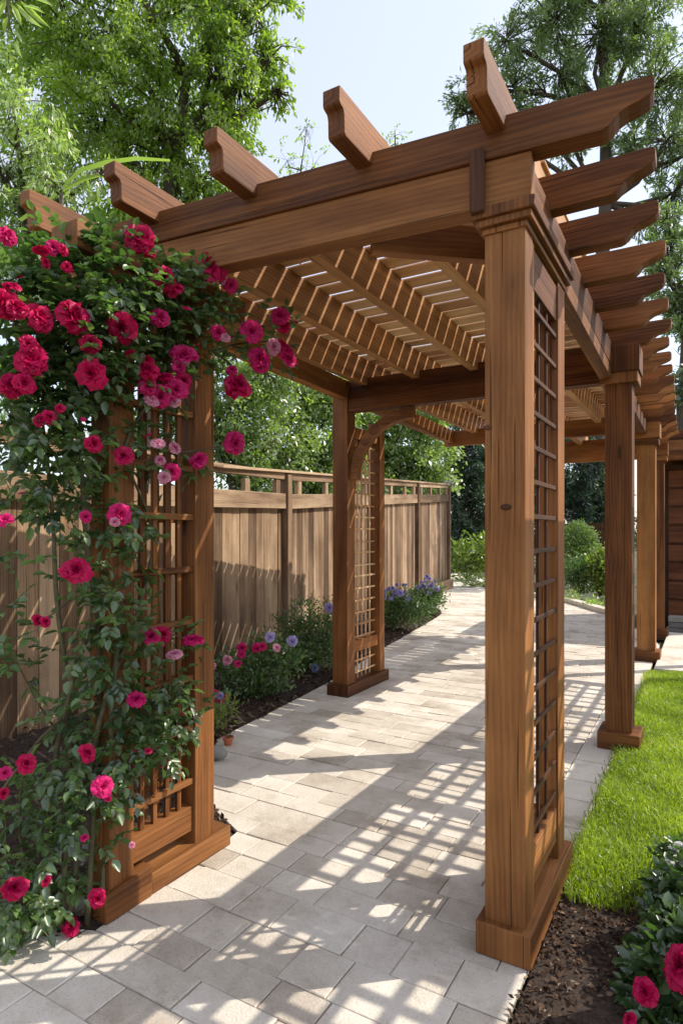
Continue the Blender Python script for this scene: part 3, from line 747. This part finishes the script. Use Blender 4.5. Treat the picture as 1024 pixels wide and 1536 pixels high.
for k in range(3):
    mb.box(-.62, .95, 7.12 + k * .05, 7.15 + k * .05, 1.74 + k * .105, 1.842 + k * .105)
mb.build('fascia_board', CEDAR, sh, bevel=.005)
mb = MB(); mb.prism([(7.151, 1.80), (7.31, 2.0), (8.2, 2.08), (9.1, 1.76)], (.165, 0, 0), (0, 1, 0), (0, 0, 1), (1, 0, 0), 1.55); mb.build('roof', CEDAR_ROOF, sh)

mb = MB()
for k in range(3):
    L = -.36 + random.uniform(0, .04)
    while L < 2:
        l = random.uniform(.14, .3); mb.box(L, L + l - .006, 7.0 + random.uniform(0, .015), 7.16, .005 + k * .056, .056 + k * .056); L += l
o = mb.build('stone_edging', GREYSTONE, None, (-.3, 7.05, 0), bevel=.006); tag(o, 'low dark stacked stone edging in front of the shed door', 'stone wall')
for (L0, L1, P0, P1, lab) in ((-.33, -.13, 5.0, 6.9, 'long pale stone slab running beside the third pergola post'), (-.12, 1.6, 5.05, 5.95, 'grey stone step at the far edge of the lawn'), (-.11, 1.6, 6.0, 6.9, 'second grey stone step right below the shed edging')):
    mb = MB(); mb.box(L0, L1, P0, P1, -.02, .03 + (.02 if P0 > 5.9 else 0)); o = mb.build('stone_step', GREYSTONE if L0 > -.2 else EDGESTONE, None, ((L0 + L1) / 2, P0, 0), bevel=.01); tag(o, lab, 'step')
# ------------------------------------------------------------------ climbing rose on the left trellis
ro = thing('climbing_rose', 'tall climbing rose with crimson and pink blooms covering the left trellis', 'rose', (-1.42, 1.05, 0))
def zr(px): return (1.50 + px * .0007) if px < 170 else 1.62 + (px - 170) * .00225
def rp(px, py, dz=0.0): return at(px, py, zr(px) + dz)
RB = [  # lobes of foliage: px, py, radius px, leaves share
 (35,425,48,1),(100,405,55,1),(180,410,60,1.1),(245,440,52,1),(300,450,42,.8),(330,470,30,.4),(60,500,62,1),(140,500,66,1.2),(220,500,60,1.1),(285,510,36,.7),(330,520,26,.35),
 (385,500,32,.4),(425,505,26,.4),(405,545,24,.3),(345,560,22,.3),(30,570,50,.9),(95,580,60,1.1),(170,560,55,1.0),(240,580,40,.7),(25,650,48,.9),(85,660,60,1.1),(130,700,52,.9),(205,650,34,.6),(50,730,48,.7),
 (110,745,48,.8),(205,700,34,.55),(255,690,38,.55),(290,690,26,.4),(150,800,42,.7),(185,780,34,.6),(215,800,30,.5),(140,860,36,.6),(195,850,34,.6),(80,830,24,.15),(30,840,24,.2),
 (165,920,42,.8),(205,930,30,.6),(235,955,26,.5),(275,965,28,.35),(130,965,40,.7),(180,1000,46,.9),(235,1020,44,.9),(262,1065,40,.9),(275,1090,28,.7),(215,1075,48,1.0),(160,1070,50,.9),(110,1060,34,.5),
 (200,1125,44,.8),(150,1130,44,.8),(240,1130,32,.5),(100,1150,40,.6),(185,1180,36,.6),(140,1195,42,.7),(60,1190,46,.5),(20,1200,36,.5),(95,1240,42,.5),(40,1260,44,.6),(150,1250,30,.5),(12,1290,30,.6),(70,1310,40,.6),
 (30,1350,40,.9),(75,1360,30,.8),(10,1390,30,.9),(20,980,22,.15),(10,920,18,.3),(45,1010,18,.2),(60,950,20,.2)]
geo = []; shoots = []
for (px, py, r, k) in RB:
    c = rp(px, py, random.uniform(-.05, .05)); R_ = r / F * zr(px)
    P_, d = ellipsoid_points(c, (R_ * 1.05, R_ * 1.15, R_), int((64 if py < 620 else 24 if px > 185 and py < 1000 else 36) * k * (r / 45) ** 2) + 3, .15)
    # compound leaves: a stalk carrying five to seven leaflets
    for p, dd in zip(P_, d):
        dirn = dd * .5 + rng.normal(size=3) * .6 + np.array((.28, -.32, -.12)); dirn /= np.linalg.norm(dirn)
        nl = random.choice((5, 5, 7)); L_ = random.uniform(.040, .062); side = np.cross(dirn, (0, 0, 1)); side /= np.linalg.norm(side) + 1e-9
        up = np.cross(side, dirn); ct = random.uniform(0, 1)
        shoots.append((p, p + dirn * L_))
        C, D, Nn, ln, wd, T = [], [], [], [], [], []
        for q in range(nl):
            u = 1.0 if q == nl - 1 else .35 + .55 * (q // 2) / (nl // 2)
            sg = 0 if q == nl - 1 else (1 if q % 2 else -1)
            C.append(p + dirn * L_ * u); D.append(dirn * (1 if sg == 0 else .55) + side * sg * .9 + up * -.2 + rng.normal(size=3) * .12)
            Nn.append(up + rng.normal(size=3) * .3); l = random.uniform(.022, .034) * (1.15 if sg == 0 else .9); ln.append(l); wd.append(l * .62)
            T.append(np.clip(ct * .7 + random.uniform(0, .3), 0, 1))
        geo.append(leaf_geo(np.array(C), np.array(D), np.array(Nn), np.array(ln), np.array(wd), np.array(T), .22, True))
V, Q, T = join_geo(geo); quad_mesh('foliage', V, Q, T, ROSELEAF, ro)
CN = [[(150,1340),(163,1200),(168,1050),(182,900),(168,760),(200,640),(262,560),(330,522),(400,512),(428,528)], [(100,1340),(128,1200),(155,1060),(212,900),(228,800),(192,700),(150,600)],
 [(70,1350),(82,1150),(110,1020),(140,900),(120,760)], [(90,1345),(105,1100),(85,900),(78,760),(58,600),(20,480)], [(130,1330),(150,1000),(128,800),(118,600),(108,480),(190,420)],
 [(190,700),(250,682),(300,675),(352,664)], [(170,980),(205,958),(245,950),(290,962)], [(200,480),(270,432),(316,402)], [(300,500),(345,472),(378,494),(424,480)], [(0,1190),(78,1090),(148,1060),(205,985)],
 [(8,340),(50,382),(112,446)], [(60,1350),(30,1250),(45,1130),(110,1070)], [(300,520),(345,545),(356,575)], [(40,1360),(12,1300),(8,1180)], [(150,1190),(60,1060),(20,980)], [(170,420),(205,385),(210,360)], [(60,1350),(100,1375),(145,1350)],[(160,860),(60,935)],[(130,900),(113,856)],[(350,520),(425,532)]]
for c in CN:
    mb = MB(); pts = [rp(x, y, .03 * math.sin(i * 2.1)) for i, (x, y) in enumerate(c)]
    if len(c) > 3 and c[0][1] > 1300: pts[0] = np.array((pts[0][0], pts[0][1], -.01))
    fine = []
    for i in range(len(pts) - 1):
        for k in range(5):
            u = k / 5; a, b = pts[i], pts[i + 1]; m0 = pts[max(i - 1, 0)]; m1 = pts[min(i + 2, len(pts) - 1)]
            fine.append(.5 * ((2 * a) + (b - m0) * u + (2 * m0 - 5 * a + 4 * b - m1) * u * u + (3 * a - m0 - 3 * b + m1) * u ** 3))
    fine.append(pts[-1]); n = len(fine); r0 = .0085 if len(c) > 4 else .0042
    mb.tube(fine, [r0 * (1 - .75 * i / n) for i in range(n)], 7); mb.build('cane', CANE, ro, smooth=True)
mb = MB()
for a, b in shoots: mb.tube([a, b], .0009, 3)
mb.build('leaf_stalks', CANE, ro)
BL = [(210,357,24,'crimson',0),(222,376,13,'crimson',0),(245,417,21,'crimson',0),(258,432,18,'crimson',0),(316,399,26,'crimson',0),(346,428,11,'pink',0),(334,420,9,'pale',0),(240,476,16,'pink',0),
 (62,378,13,'crimson',0),(80,372,12,'pink',0),(95,374,10,'crimson',0),(68,394,8,'crimson',0),(100,400,10,'crimson',0),(10,353,15,'pink',0),(18,430,12,'crimson',0),(8,456,25,'crimson',0),(25,462,18,'crimson',0),
 (60,476,24,'crimson',0),(110,473,30,'crimson',0),(182,491,27,'crimson',1),(135,515,18,'crimson',0),(137,560,24,'crimson',1),(42,516,14,'crimson',0),(48,540,24,'crimson',0),(18,577,20,'crimson',0),(36,574,16,'crimson',0),
 (60,630,11,'crimson',0),(74,626,12,'crimson',0),(90,612,8,'crimson',0),(140,665,14,'crimson',0),(185,685,15,'crimson',0),
 (218,540,15,'crimson',0),(222,555,17,'crimson',0),(275,535,19,'pink',0),(268,550,12,'pink',0),(222,578,17,'pink',0),(245,570,16,'crimson',0),(262,585,19,'pink',0),(240,595,18,'pink',0),(275,572,14,'crimson',0),(228,600,12,'pale',0),(262,604,11,'pale',0),
 (328,499,15,'pink',0),(338,506,10,'pale',0),(378,497,19,'pink',0),(420,474,15,'pink',0),(424,488,14,'crimson',0),(390,540,19,'pink',0),(425,522,19,'pink',0),(432,540,16,'pink',0),(410,520,12,'pale',0),(356,578,21,'crimson',0),(348,555,10,'pink',0),
 (352,665,18,'pink',0),(298,690,15,'pink',0),(258,708,16,'pink',0),(246,716,10,'pale',0),(237,665,11,'pale',0),(262,672,11,'pale',0),(240,690,9,'pale',0),(180,772,19,'pink',0),(172,783,9,'pale',0),(129,775,11,'pink',0),(8,781,12,'pink',0),(114,855,23,'crimson',1),
 (56,930,9,'crimson',0),(68,933,9,'crimson',0),(228,955,14,'pink',0),(244,952,12,'crimson',0),(262,982,12,'pale',0),(290,962,17,'pink',0),(205,1050,16,'pink',0),(131,1130,13,'crimson',0),(154,1180,18,'pink',0),(162,1198,7,'pink',0),
 (40,1146,14,'crimson',0),(8,1160,12,'pink',0),(22,1332,19,'crimson',0),(68,1322,9,'crimson',0),(146,1348,15,'crimson',0),(5,1190,9,'crimson',0),(198,1268,5,'pale',0)]
cd = np.array((0, 0, 1.))
for (px, py, r, kind, face) in BL:
    Z = zr(px) - .12 - random.uniform(0, .03); p = at(px, py, Z)
    f = cd * 0 - np.array((p[0], p[1], (p[2] - 1) * .6)); f /= np.linalg.norm(f)
    f = f + (np.array((random.uniform(-.5, .9), random.uniform(-.2, .5), random.uniform(.0, 1.0))) if not face else 0)
    bloom(ro, p, r / F * Z * random.uniform(.78, .95), kind, f)
for k in range(22):       # buds standing out of the leaves
    px, py, rr_, kk_ = random.choice([q for q in RB if q[3] > .3]); Z = zr(px) - random.uniform(.06, .13)
    bloom(ro, at(px + random.uniform(-.8, .8) * rr_, py + random.uniform(-.9, .6) * rr_, Z), random.uniform(.006, .011), random.choice(('crimson', 'pink')), (random.uniform(-.5, .5), -.4, 1), 'bud', var=3)
o = bloom(ro, gp(107, 1404) + (0, 0, .022), 12 / F * 1.5, 'crimson', (.5, -.3, .6), 'bloom')

# ------------------------------------------------------------------ rose bush at the right front corner
rb = thing('rose_bush', 'dark leafed rose bush with magenta blooms in the mulch at the lawn corner', 'rose bush', (.06, 1.42, 0))
RR = [(995,1470,48,1.32),(965,1505,28,1.32),(1010,1400,40,1.40),(1000,1340,30,1.5),(972,1440,28,1.42),(1045,1440,60,1.32),(1060,1350,55,1.45),(1000,1545,60,1.3),(1075,1530,60,1.25),(985,1395,26,1.45)]
geo = []
RR = [(a + 10, b, c_, d_) for a, b, c_, d_ in RR]
for (px, py, r, Z) in RR:
    R_ = r / F * Z; P_, d = ellipsoid_points(at(px, py, Z), (R_, R_ * 1.2, R_), int(150 * (r / 45) ** 2), .1); P_[:, 2] = np.maximum(P_[:, 2], .015)
    geo.append(clump_leaves(P_, .010, 4, .034, .021, .1, True, outw=d, fold=.2))
V, Q, T = join_geo(geo); quad_mesh('foliage', V, Q, T * .7, ROSELEAF, rb)
mb = MB()
for (px, py, r, Z) in RR:
    b0 = np.array((.06, 1.42, 0)); e = at(px, py, Z); mb.tube([b0, (b0 + e) / 2 + rng.normal(size=3) * .02, e], [.007, .005, .003], 6)
mb.build('stem', CANE, rb, smooth=True)
for (px, py, r, Z, f) in ((1022, 1450, 29, 1.22, (-.5, -.7, .5)), (969, 1490, 17, 1.24, (-.3, -.6, .7)), (944, 1530, 10, 1.22, (-.4, -.4, .7)), (1060, 1400, 24, 1.3, (.2, -.5, .8))):
    bloom(rb, at(px, py, Z), r / F * Z, 'crimson', f)
ws = thing('flowering_shrub', 'low grey green shrub with tiny white flowers overhanging the lawn', 'shrub', (.16, 1.85, 0))
geo = []
for (px, py, r, Z) in ((1015, 1290, 22, 1.66), (1040, 1300, 40, 1.68), (1010, 1335, 24, 1.62), (985, 1375, 20, 1.6)):
    R_ = r / F * Z; P_, d = ellipsoid_points(at(px, py, Z), (R_, R_, R_), int(110 * (r / 30) ** 2), .1); geo.append(clump_leaves(P_, .010, 4, .022, .012, .1, True, outw=d))
V, Q, T = join_geo(geo); quad_mesh('foliage', V, Q, T, SHRUBLEAF, ws)
mb = MB()
for (px, py, Z) in ((1015, 1290, 1.66), (1040, 1300, 1.68), (1010, 1335, 1.62), (985, 1375, 1.6)): mb.tube([(.16, 1.85, 0), at(px, py, Z)], [.006, .003], 5)
mb.build('stem', CANE, ws)
for (px, py) in ((1010, 1276), (1004, 1294), (990, 1330), (1018, 1268), (1000, 1322), (1020, 1305), (984, 1326)): bloom(ws, at(px, py, 1.57), 6 / F * 1.57, 'white')

# ------------------------------------------------------------------ plants in the flower bed
def shrub(name, label, px, py, Z, lobes, leaf, mat, dens, asp=.4, per=5, cat='shrub', group=None, flowers=(), shoots_=True, droop=-.1):
    c = at(px, py, Z); b = np.array((c[0], c[1], left_h(.3, c[1]) if c[0] < -1.3 else 0.0))
    t = thing(name, label, cat, b, group); geo = []; mb = MB()
    for (x, y, r) in lobes:
        q = at(x, y, Z + random.uniform(-.1, .1)); R_ = r / F * Z
        P_, d = ellipsoid_points(q, (R_, R_, R_), int(dens * (R_ / .15) ** 2) + 4, .2); P_[:, 2] = np.maximum(P_[:, 2], b[2] + .01)
        geo.append(clump_leaves(P_, leaf * .8, per, leaf, leaf * asp, droop, outw=d + (0, 0, .4)))
        for k in range(3):
            e = q + rng.normal(size=3) * R_ * .4; mb.tube([b, (b + e) / 2 + rng.normal(size=3) * .01, e], [.008, .005, .002], 5)
        if shoots_:
            for k in range(4):
                d1 = unit(rng.normal(size=(1, 3)))[0]; d1[2] = abs(d1[2]) + .3; d1 /= np.linalg.norm(d1)
                s0 = q + d1 * R_ * .7; s1 = q + d1 * R_ * random.uniform(1.15, 1.4); m = 7
                C = s0 + (s1 - s0) * rng.uniform(0, 1, (m * 2, 1)); geo.append(leaf_geo(C, rng.normal(size=(m * 2, 3)) + d1, rng.normal(size=(m * 2, 3)), np.full(m * 2, leaf * .8), np.full(m * 2, leaf * asp * .8), rng.uniform(.3, 1, m * 2), .2, False))
                mb.tube([s0, s1], .0015, 4)
    V, Q, T = join_geo(geo); quad_mesh('foliage', V, Q, T, mat, t); mb.build('stem', CANE, t)
    for (x, y, r, kind) in flowers:
        if kind == 'blue' and Z > 5:
            for k in range(4):
                q = at(x + random.uniform(-4, 4), y + random.uniform(-8, 5), Z - .12 - random.uniform(0, .1)); bloom(t, q, r / F * Z * .45, random.choice(('blue', 'lilac', 'lilac')), (-.4, -.7, .4), 'bloom')
            continue
        p = at(x, y, Z - .16); f = -np.array((p[0], p[1], p[2] - 1.8)); bloom(t, p, r / F * Z * .8, kind, f / np.linalg.norm(f), 'bloom')
    return t
shrub('flowering_shrub', 'leafy green shrub with pink and pale blooms in the mulch by the fence', 380, 1045, 3.75, [(380,1010,34),(350,1005,26),(412,1000,30),(395,980,28),(365,1030,24),(405,1030,24),(430,985,22)], .035, SHRUBLEAF, 120,
      flowers=[(341,990,8,'pale'),(357,996,7,'pink'),(363,972,9,'pink'),(362,981,7,'pink'),(385,972,9,'pink'),(393,970,8,'pink'),(404,956,9,'lilac'),(415,972,7,'pale'),(438,962,9,'lilac'),(318,1000,7,'pale')])
shrub('round_shrub', 'taller loose green shrub with one lilac bloom on top beside the far lattice post', 462, 1000, 4.5, [(462,960,36),(435,945,28),(490,950,30),(460,925,28),(485,980,26),(440,975,26),(500,920,20)], .032, SHRUBLEAF, 150, asp=.3,
      flowers=[(493,912,8,'lilac'),(472,1002,7,'blue')])
shrub('flower_tuft', 'small tuft with dusty purple pink flowers behind the trellis foot', 326, 1060, 3.25, [(326,1050,16),(338,1058,12)], .03, SHRUBLEAF, 100, flowers=[(322,1040,6,'pink'),(330,1044,6,'lilac'),(338,1047,5,'pink'),(318,1048,6,'pink'),(330,1052,5,'pink')])
shrub('low_plant', 'small yellow green feathery plant at the edge of the paving', 338, 1080, 3.12, [(338,1070,17),(325,1074,14)], .035, YELLOWLEAF, 140, asp=.22)
shrub('flowering_shrub', 'compact shrub topped with blue flowers just behind the far lattice post', 592, 940, 6.3, [(592,915,24),(578,925,20),(612,918,22),(600,900,18),(628,912,18)], .04, SHRUBLEAF, 120,
      flowers=[(580,888,6,'blue'),(592,884,7,'blue'),(600,890,6,'lilac'),(588,895,6,'blue'),(612,895,6,'blue'),(575,896,5,'lilac'),(604,884,5,'blue')])
shrub('flowering_shrub', 'blue flowered shrub at the far end of the bed near the fence end', 640, 915, 7.6, [(640,898,20),(652,895,16),(628,900,16)], .045, SHRUBLEAF, 120,
      flowers=[(632,878,6,'blue'),(640,872,6,'blue'),(646,880,6,'lilac'),(626,884,5,'blue'),(650,876,5,'blue'),(637,886,6,'blue'),(655,884,5,'lilac'),(644,890,5,'blue')])
shrub('low_plant', 'dark low leafy plant filling the gap at the foot of the fence', 345, 1010, 4.2, [(325,1005,18),(345,998,18),(450,985,20)], .04, SHRUBLEAF, 70, shoots_=False)
# rocks and the broken pot by the trellis
def rock(label, c, r, seed):
    q = np.random.default_rng(seed); mb = MB(); n, m = 14, 9
    prof = [(max(.02, math.sin(math.pi * i / (m - 1))), -math.cos(math.pi * i / (m - 1))) for i in range(m)]
    mb.lathe((0, 0, 0), prof, n); c = np.array(c, float)
    k = q.normal(size=(5, 3)); out = []
    for v in mb.v:
        s = 1 + .16 * sum(math.sin(v @ kk * 1.7 + i) for i, kk in enumerate(k)) / 2; out.append(c + v * s * np.array((r, r * .8, r * .6)))
    mb.v = out; o = mb.build('rock', GREYSTONE, None, c, smooth=True); return tag(o, label, 'rock')
a = gp(326, 1140); rock('dark rough rock on the paving beside the trellis foot', (a[0], a[1], .03), .045, 3)
a = gp(122, 1372); rock('grey stone at the base of the climbing rose', (a[0] - .03, a[1] + .02, .025), .06, 5)
a = gp(100, 1312); rock('rounded tan stone half hidden among the rose stems', (a[0] - .03, a[1] + .05, .03), .07, 9)
pt = thing('flower_pot', 'tiny terracotta pot with dry stems lying on the paving edge', 'flower pot', gp(342, 1118))
mb = MB(); b = gp(342, 1118); mb.lathe(b, [(.016, .001), (.024, .03), (.027, .03), (.027, .04), (.022, .04), (.015, .008)], 14); mb.build('pot', TERRA, pt)
mb = MB()
for k in range(7): mb.tube([b + (0, 0, .02), b + np.array((random.uniform(-.03, .03), random.uniform(-.02, .02), random.uniform(.05, .075)))], .0012, 4)
mb.build('stem', CANE, pt)

# ------------------------------------------------------------------ far planting
shrub('hedge_bush', 'bright yellow green bush beyond the end of the fence', 700, 858, 13.2, [(685,835,20),(705,828,22),(722,838,18),(695,848,16),(715,850,16),(730,825,18)], .10, YELLOWLEAF, 14, asp=.5, shoots_=False)
shrub('ground_cover_plant', 'low sparse green plants along the kerb of the far bend', 708, 878, 11.6, [(700,872,8),(712,876,9),(724,880,8),(688,868,7)], .06, YELLOWLEAF, 30, asp=.4, shoots_=False)
shrub('topiary_ball', 'rounded dark clipped shrub in front of the dark conifers', 866, 845, 11.5, [(866,812,26),(866,822,24)], .05, HEDGELEAF, 300, asp=.5, shoots_=False)
shrub('spreading_shrub', 'grey green spreading shrub seen between the two nearest right posts', 868, 890, 9.6, [(860,862,22),(878,868,20),(890,850,16),(868,850,18)], .05, SHRUBLEAF, 90, shoots_=False)
shrub('leafy_shrub', 'light yellow green leafy shrub touching the second right post', 900, 895, 9.4, [(900,850,20),(905,872,20),(912,838,16)], .06, YELLOWLEAF, 90, asp=.5, shoots_=False)
shrub('low_plant', 'little mound of pale leaves on the plaza edge near the second post', 888, 918, 8.4, [(888,910,10),(894,913,8)], .04, PALELEAF, 140, shoots_=False)
shrub('low_plant', 'pale dry tuft at the edge of the far paving', 862, 902, 9.0, [(855,895,9),(864,898,8)], .05, PALELEAF, 100, asp=.2, shoots_=False)

G = lambda px, Z: np.array((*at(px, 800, Z)[:2], -.03))
tree('leafy_tree', 'large bright green leafy tree rising behind the fence at the upper left', G(200, 9.5), [(110,60,120),(220,40,110),(320,70,85),(250,170,105),(150,190,110),(330,190,60),(300,270,60),(210,290,80),(385,20,55),(400,90,40),(415,140,26),(345,300,30),(60,-40,110),(250,-80,140),(390,-50,60),(360,130,40)], 9.5, 560, 9, .085, TREELEAF, .16, droop=.6, strands=30)
tree('leafy_tree', 'pale drooping leafed tree in front of the big tree at the left edge', G(10, 6.6), [(20,150,70),(60,210,60),(10,260,70),(90,280,60),(40,330,60),(-40,200,80),(120,330,45),(150,260,30),(-50,330,80),(20,420,60),(-20,520,80),(25,600,60),(90,400,50)], 6.6, 640, 8, .085, PALELEAF, .09, droop=.7, sig=.10, asp=.3)
tree('young_tree', 'slender sparse young tree seen against the sky above the beam', G(452, 14), [(430,240,30),(460,190,22),(470,250,30),(445,280,40),(490,280,24),(410,290,26)], 14, 60, 7, .10, PALELEAF, .04, strands=9, sig=.16, shell=.1)
tree('young_tree', 'thin leafy tree top poking above the beam beside the second rafter end', G(592, 15), [(592,200,20),(580,220,16),(605,225,16)], 15, 70, 7, .10, PALELEAF, .04, strands=8, sig=.15, shell=.1)
hb = 'trees and tall bushes behind the fence'
tree('hedge_tree', 'bushy small leafed tree behind the first full fence bay', G(370, 11.0), [(350,600,60),(400,560,55),(340,680,60),(410,660,60),(380,730,50),(310,560,50),(320,640,50),(260,650,60),(200,700,60)], 11.0, 620, 9, .095, HEDGELEAF, .10, group=hb, strands=40, spread=.17)
tree('hedge_tree', 'glossy green tree directly left of the far lattice post', G(470, 12.0), [(460,600,60),(480,680,60),(440,690,50),(500,610,50),(510,720,50),(430,540,40),(470,730,50)], 12.0, 620, 9, .10, HEDGELEAF, .10, group=hb, strands=40, spread=.17)
tree('hedge_tree', 'broad green tree framed by the arch brace and the cross beam', G(590, 13.5), [(570,640,50),(610,620,50),(560,700,50),(620,690,50),(650,640,40),(590,720,50),(540,600,50),(530,680,45),(650,700,40)], 13.5, 560, 9, .105, HEDGELEAF, .10, group=hb, strands=40, spread=.17)
dk = 'dark conifers beyond the bend of the path'
for (px, Z, lobes, lab) in ((690, 17, [(690,690,45),(670,740,50),(700,760,50),(690,640,40),(680,800,50),(715,820,45),(730,700,50),(735,760,50),(690,600,35)], 'dark blue green conifer closing the view past the fence end'),
                            (790, 18.5, [(780,700,50),(770,760,55),(800,800,50),(810,740,50),(790,650,50),(760,820,40)], 'dark conifer hidden mostly behind the nearest right post'),
                            (868, 18, [(870,700,48),(850,750,45),(890,760,48),(880,810,45),(860,660,40),(905,690,45),(860,830,40),(910,740,40),(925,800,40)], 'dark dense conifer seen between the first and second right posts')):
    tree('conifer', lab, G(px, Z), lobes, Z, 330, 10, .17, DARKLEAF, .14, group=dk, sig=.22, asp=.22)
tree('pine_tree', 'tall feathery pine with open limbs above the right end of the beam', G(905, 20), [(720,130,45),(700,170,30),(760,60,50),(770,130,40),(830,30,60),(840,110,50),(900,50,70),(900,150,55),(960,40,70),(980,130,60),(1000,210,55),(950,220,40),(1010,290,45),(740,190,35),(800,180,45),(860,-40,90),(960,-60,90),(1050,100,80),(1060,220,70),(690,150,20),(850,200,40),(960,330,30)], 20, 150, 9, .19, PINELEAF, .26, strands=28, spread=.09, droop=.35, asp=.24, trunk_top=at(908, -120, 20), shell=.2)
tree('pine_tree', 'bushy green tree behind the row of carved rafter ends', G(1015, 12), [(1000,380,35),(1010,440,40),(1030,500,45),(1000,330,30),(1040,380,50),(1060,450,60),(985,400,20),(1030,580,40),(1070,560,60)], 12, 420, 9, .12, PINELEAF, .12, sig=.18, asp=.3)
tree('leafy_tree', 'dark leafed branch end hanging before the shed roof', G(1060, 6.2), [(1022,575,14),(1030,600,14),(1050,580,30),(1070,560,40)], 6.2, 700, 6, .07, DARKLEAF, .04, sig=.07, asp=.6)
# broad blade leaves at the left
def blade(label, pts, wd, mat, name='strap_leaf'):
    V, Q = [], []; pts = [np.array(p) for p in pts]; n = len(pts)
    for i, p in enumerate(pts):
        d = pts[min(i + 1, n - 1)] - pts[max(i - 1, 0)]; s = np.cross(d, (0.3, .5, .9)); s /= np.linalg.norm(s)
        w_ = wd * math.sin(math.pi * min(.98, (i + .4) / n)) ** .6
        V += [p - s * w_, p + np.array((0, 0, -.15 * w_)), p + s * w_]
    for i in range(n - 1):
        for k in (0, 1): Q.append((i * 3 + k, i * 3 + k + 1, i * 3 + k + 4, i * 3 + k + 3))
    return np.array(V), np.array(Q), np.full(len(Q), .8)
st = thing('strap_plant', 'arching yellow green strap leaves rising over the fence at left', 'plant', G(100, 5.2))
g_ = [blade('', [at(x, y, 5.2) for x, y in c], w_, None) for c, w_ in (([(95,280),(120,255),(160,243),(205,237),(255,240)], .022), ([(95,285),(125,268),(150,262)], .02), ([(85,290),(60,310),(30,330)], .02), ([(90,280),(70,240),(75,200)], .018))]
V, Q, T = join_geo(g_); quad_mesh('leaves', V, Q, T * .5, PALELEAF, st, smooth=True)
mb = MB(); e = at(92, 290, 5.2); mb.tube([G(100, 5.2), (G(100, 5.2) + e) / 2 + (.02, 0, 0), e], [.03, .025, .015], 7); mb.build('stem', CANE, st)
br = tree('overhanging_tree', 'branch with large bright leaves entering at the top left corner', G(-330, 2.6), [(-60,20,30),(-100,-30,60),(-180,-20,80)], 2.6, 1500, 5, .09, PALELEAF, .05, droop=.6, sig=.06, asp=.35)
C = np.array([at(x, y, 2.5) for x, y in ((30, 0), (24, 4), (18, 6), (34, 8), (14, 22), (18, 44), (10, -4), (40, -6), (24, 58), (5, 2))])
E = np.array([at(x, y, 2.5 + z_) for x, y, z_ in ((74, 42, .05), (56, 40, -.05), (33, 38, .04), (66, 14, -.02), (4, 48, .05), (34, 62, .02), (-6, 30, .05), (80, 4, .05), (30, 84, 0), (-20, 24, .02))])
V, Q, T = leaf_geo(C, E - C, rng.normal(size=(10, 3)) * .5 + (.2, -.9, .5), np.linalg.norm(E - C, axis=1), np.full(10, .026), rng.uniform(.3, .9, 10), .22, True)
quad_mesh('leaves', V, Q, T, PALELEAF, br)
mb = MB(); mb.tube([at(-60, -10, 2.55), at(-10, -12, 2.52), at(28, 0, 2.5)], [.012, .008, .004], 6); mb.tube([at(10, -10, 2.5), at(15, 40, 2.5), at(28, 70, 2.5)], [.004, .003, .001], 5); mb.build('twig', BARK, br, smooth=True)
# distant low fence behind the shrubs
df = thing('dark_fence', 'dark low board fence in the shade behind the shrubs', 'fence', G(892, 16))
mb = MB(); A, B = at(820, 800, 16.5), at(935, 800, 15)
for i in range(26):
    q = A + (B - A) * (i + .5) / 26; mb.box(q[0] - .045, q[0] + .045, q[1] - .01, q[1] + .01, 0, 1.25)
mb.build('boards', DARKWOOD, df)
mb = MB(); mb.bar((*A[:2], 1.1), (*B[:2], 1.1), .03, .06); mb.build('rail', DARKWOOD, df)
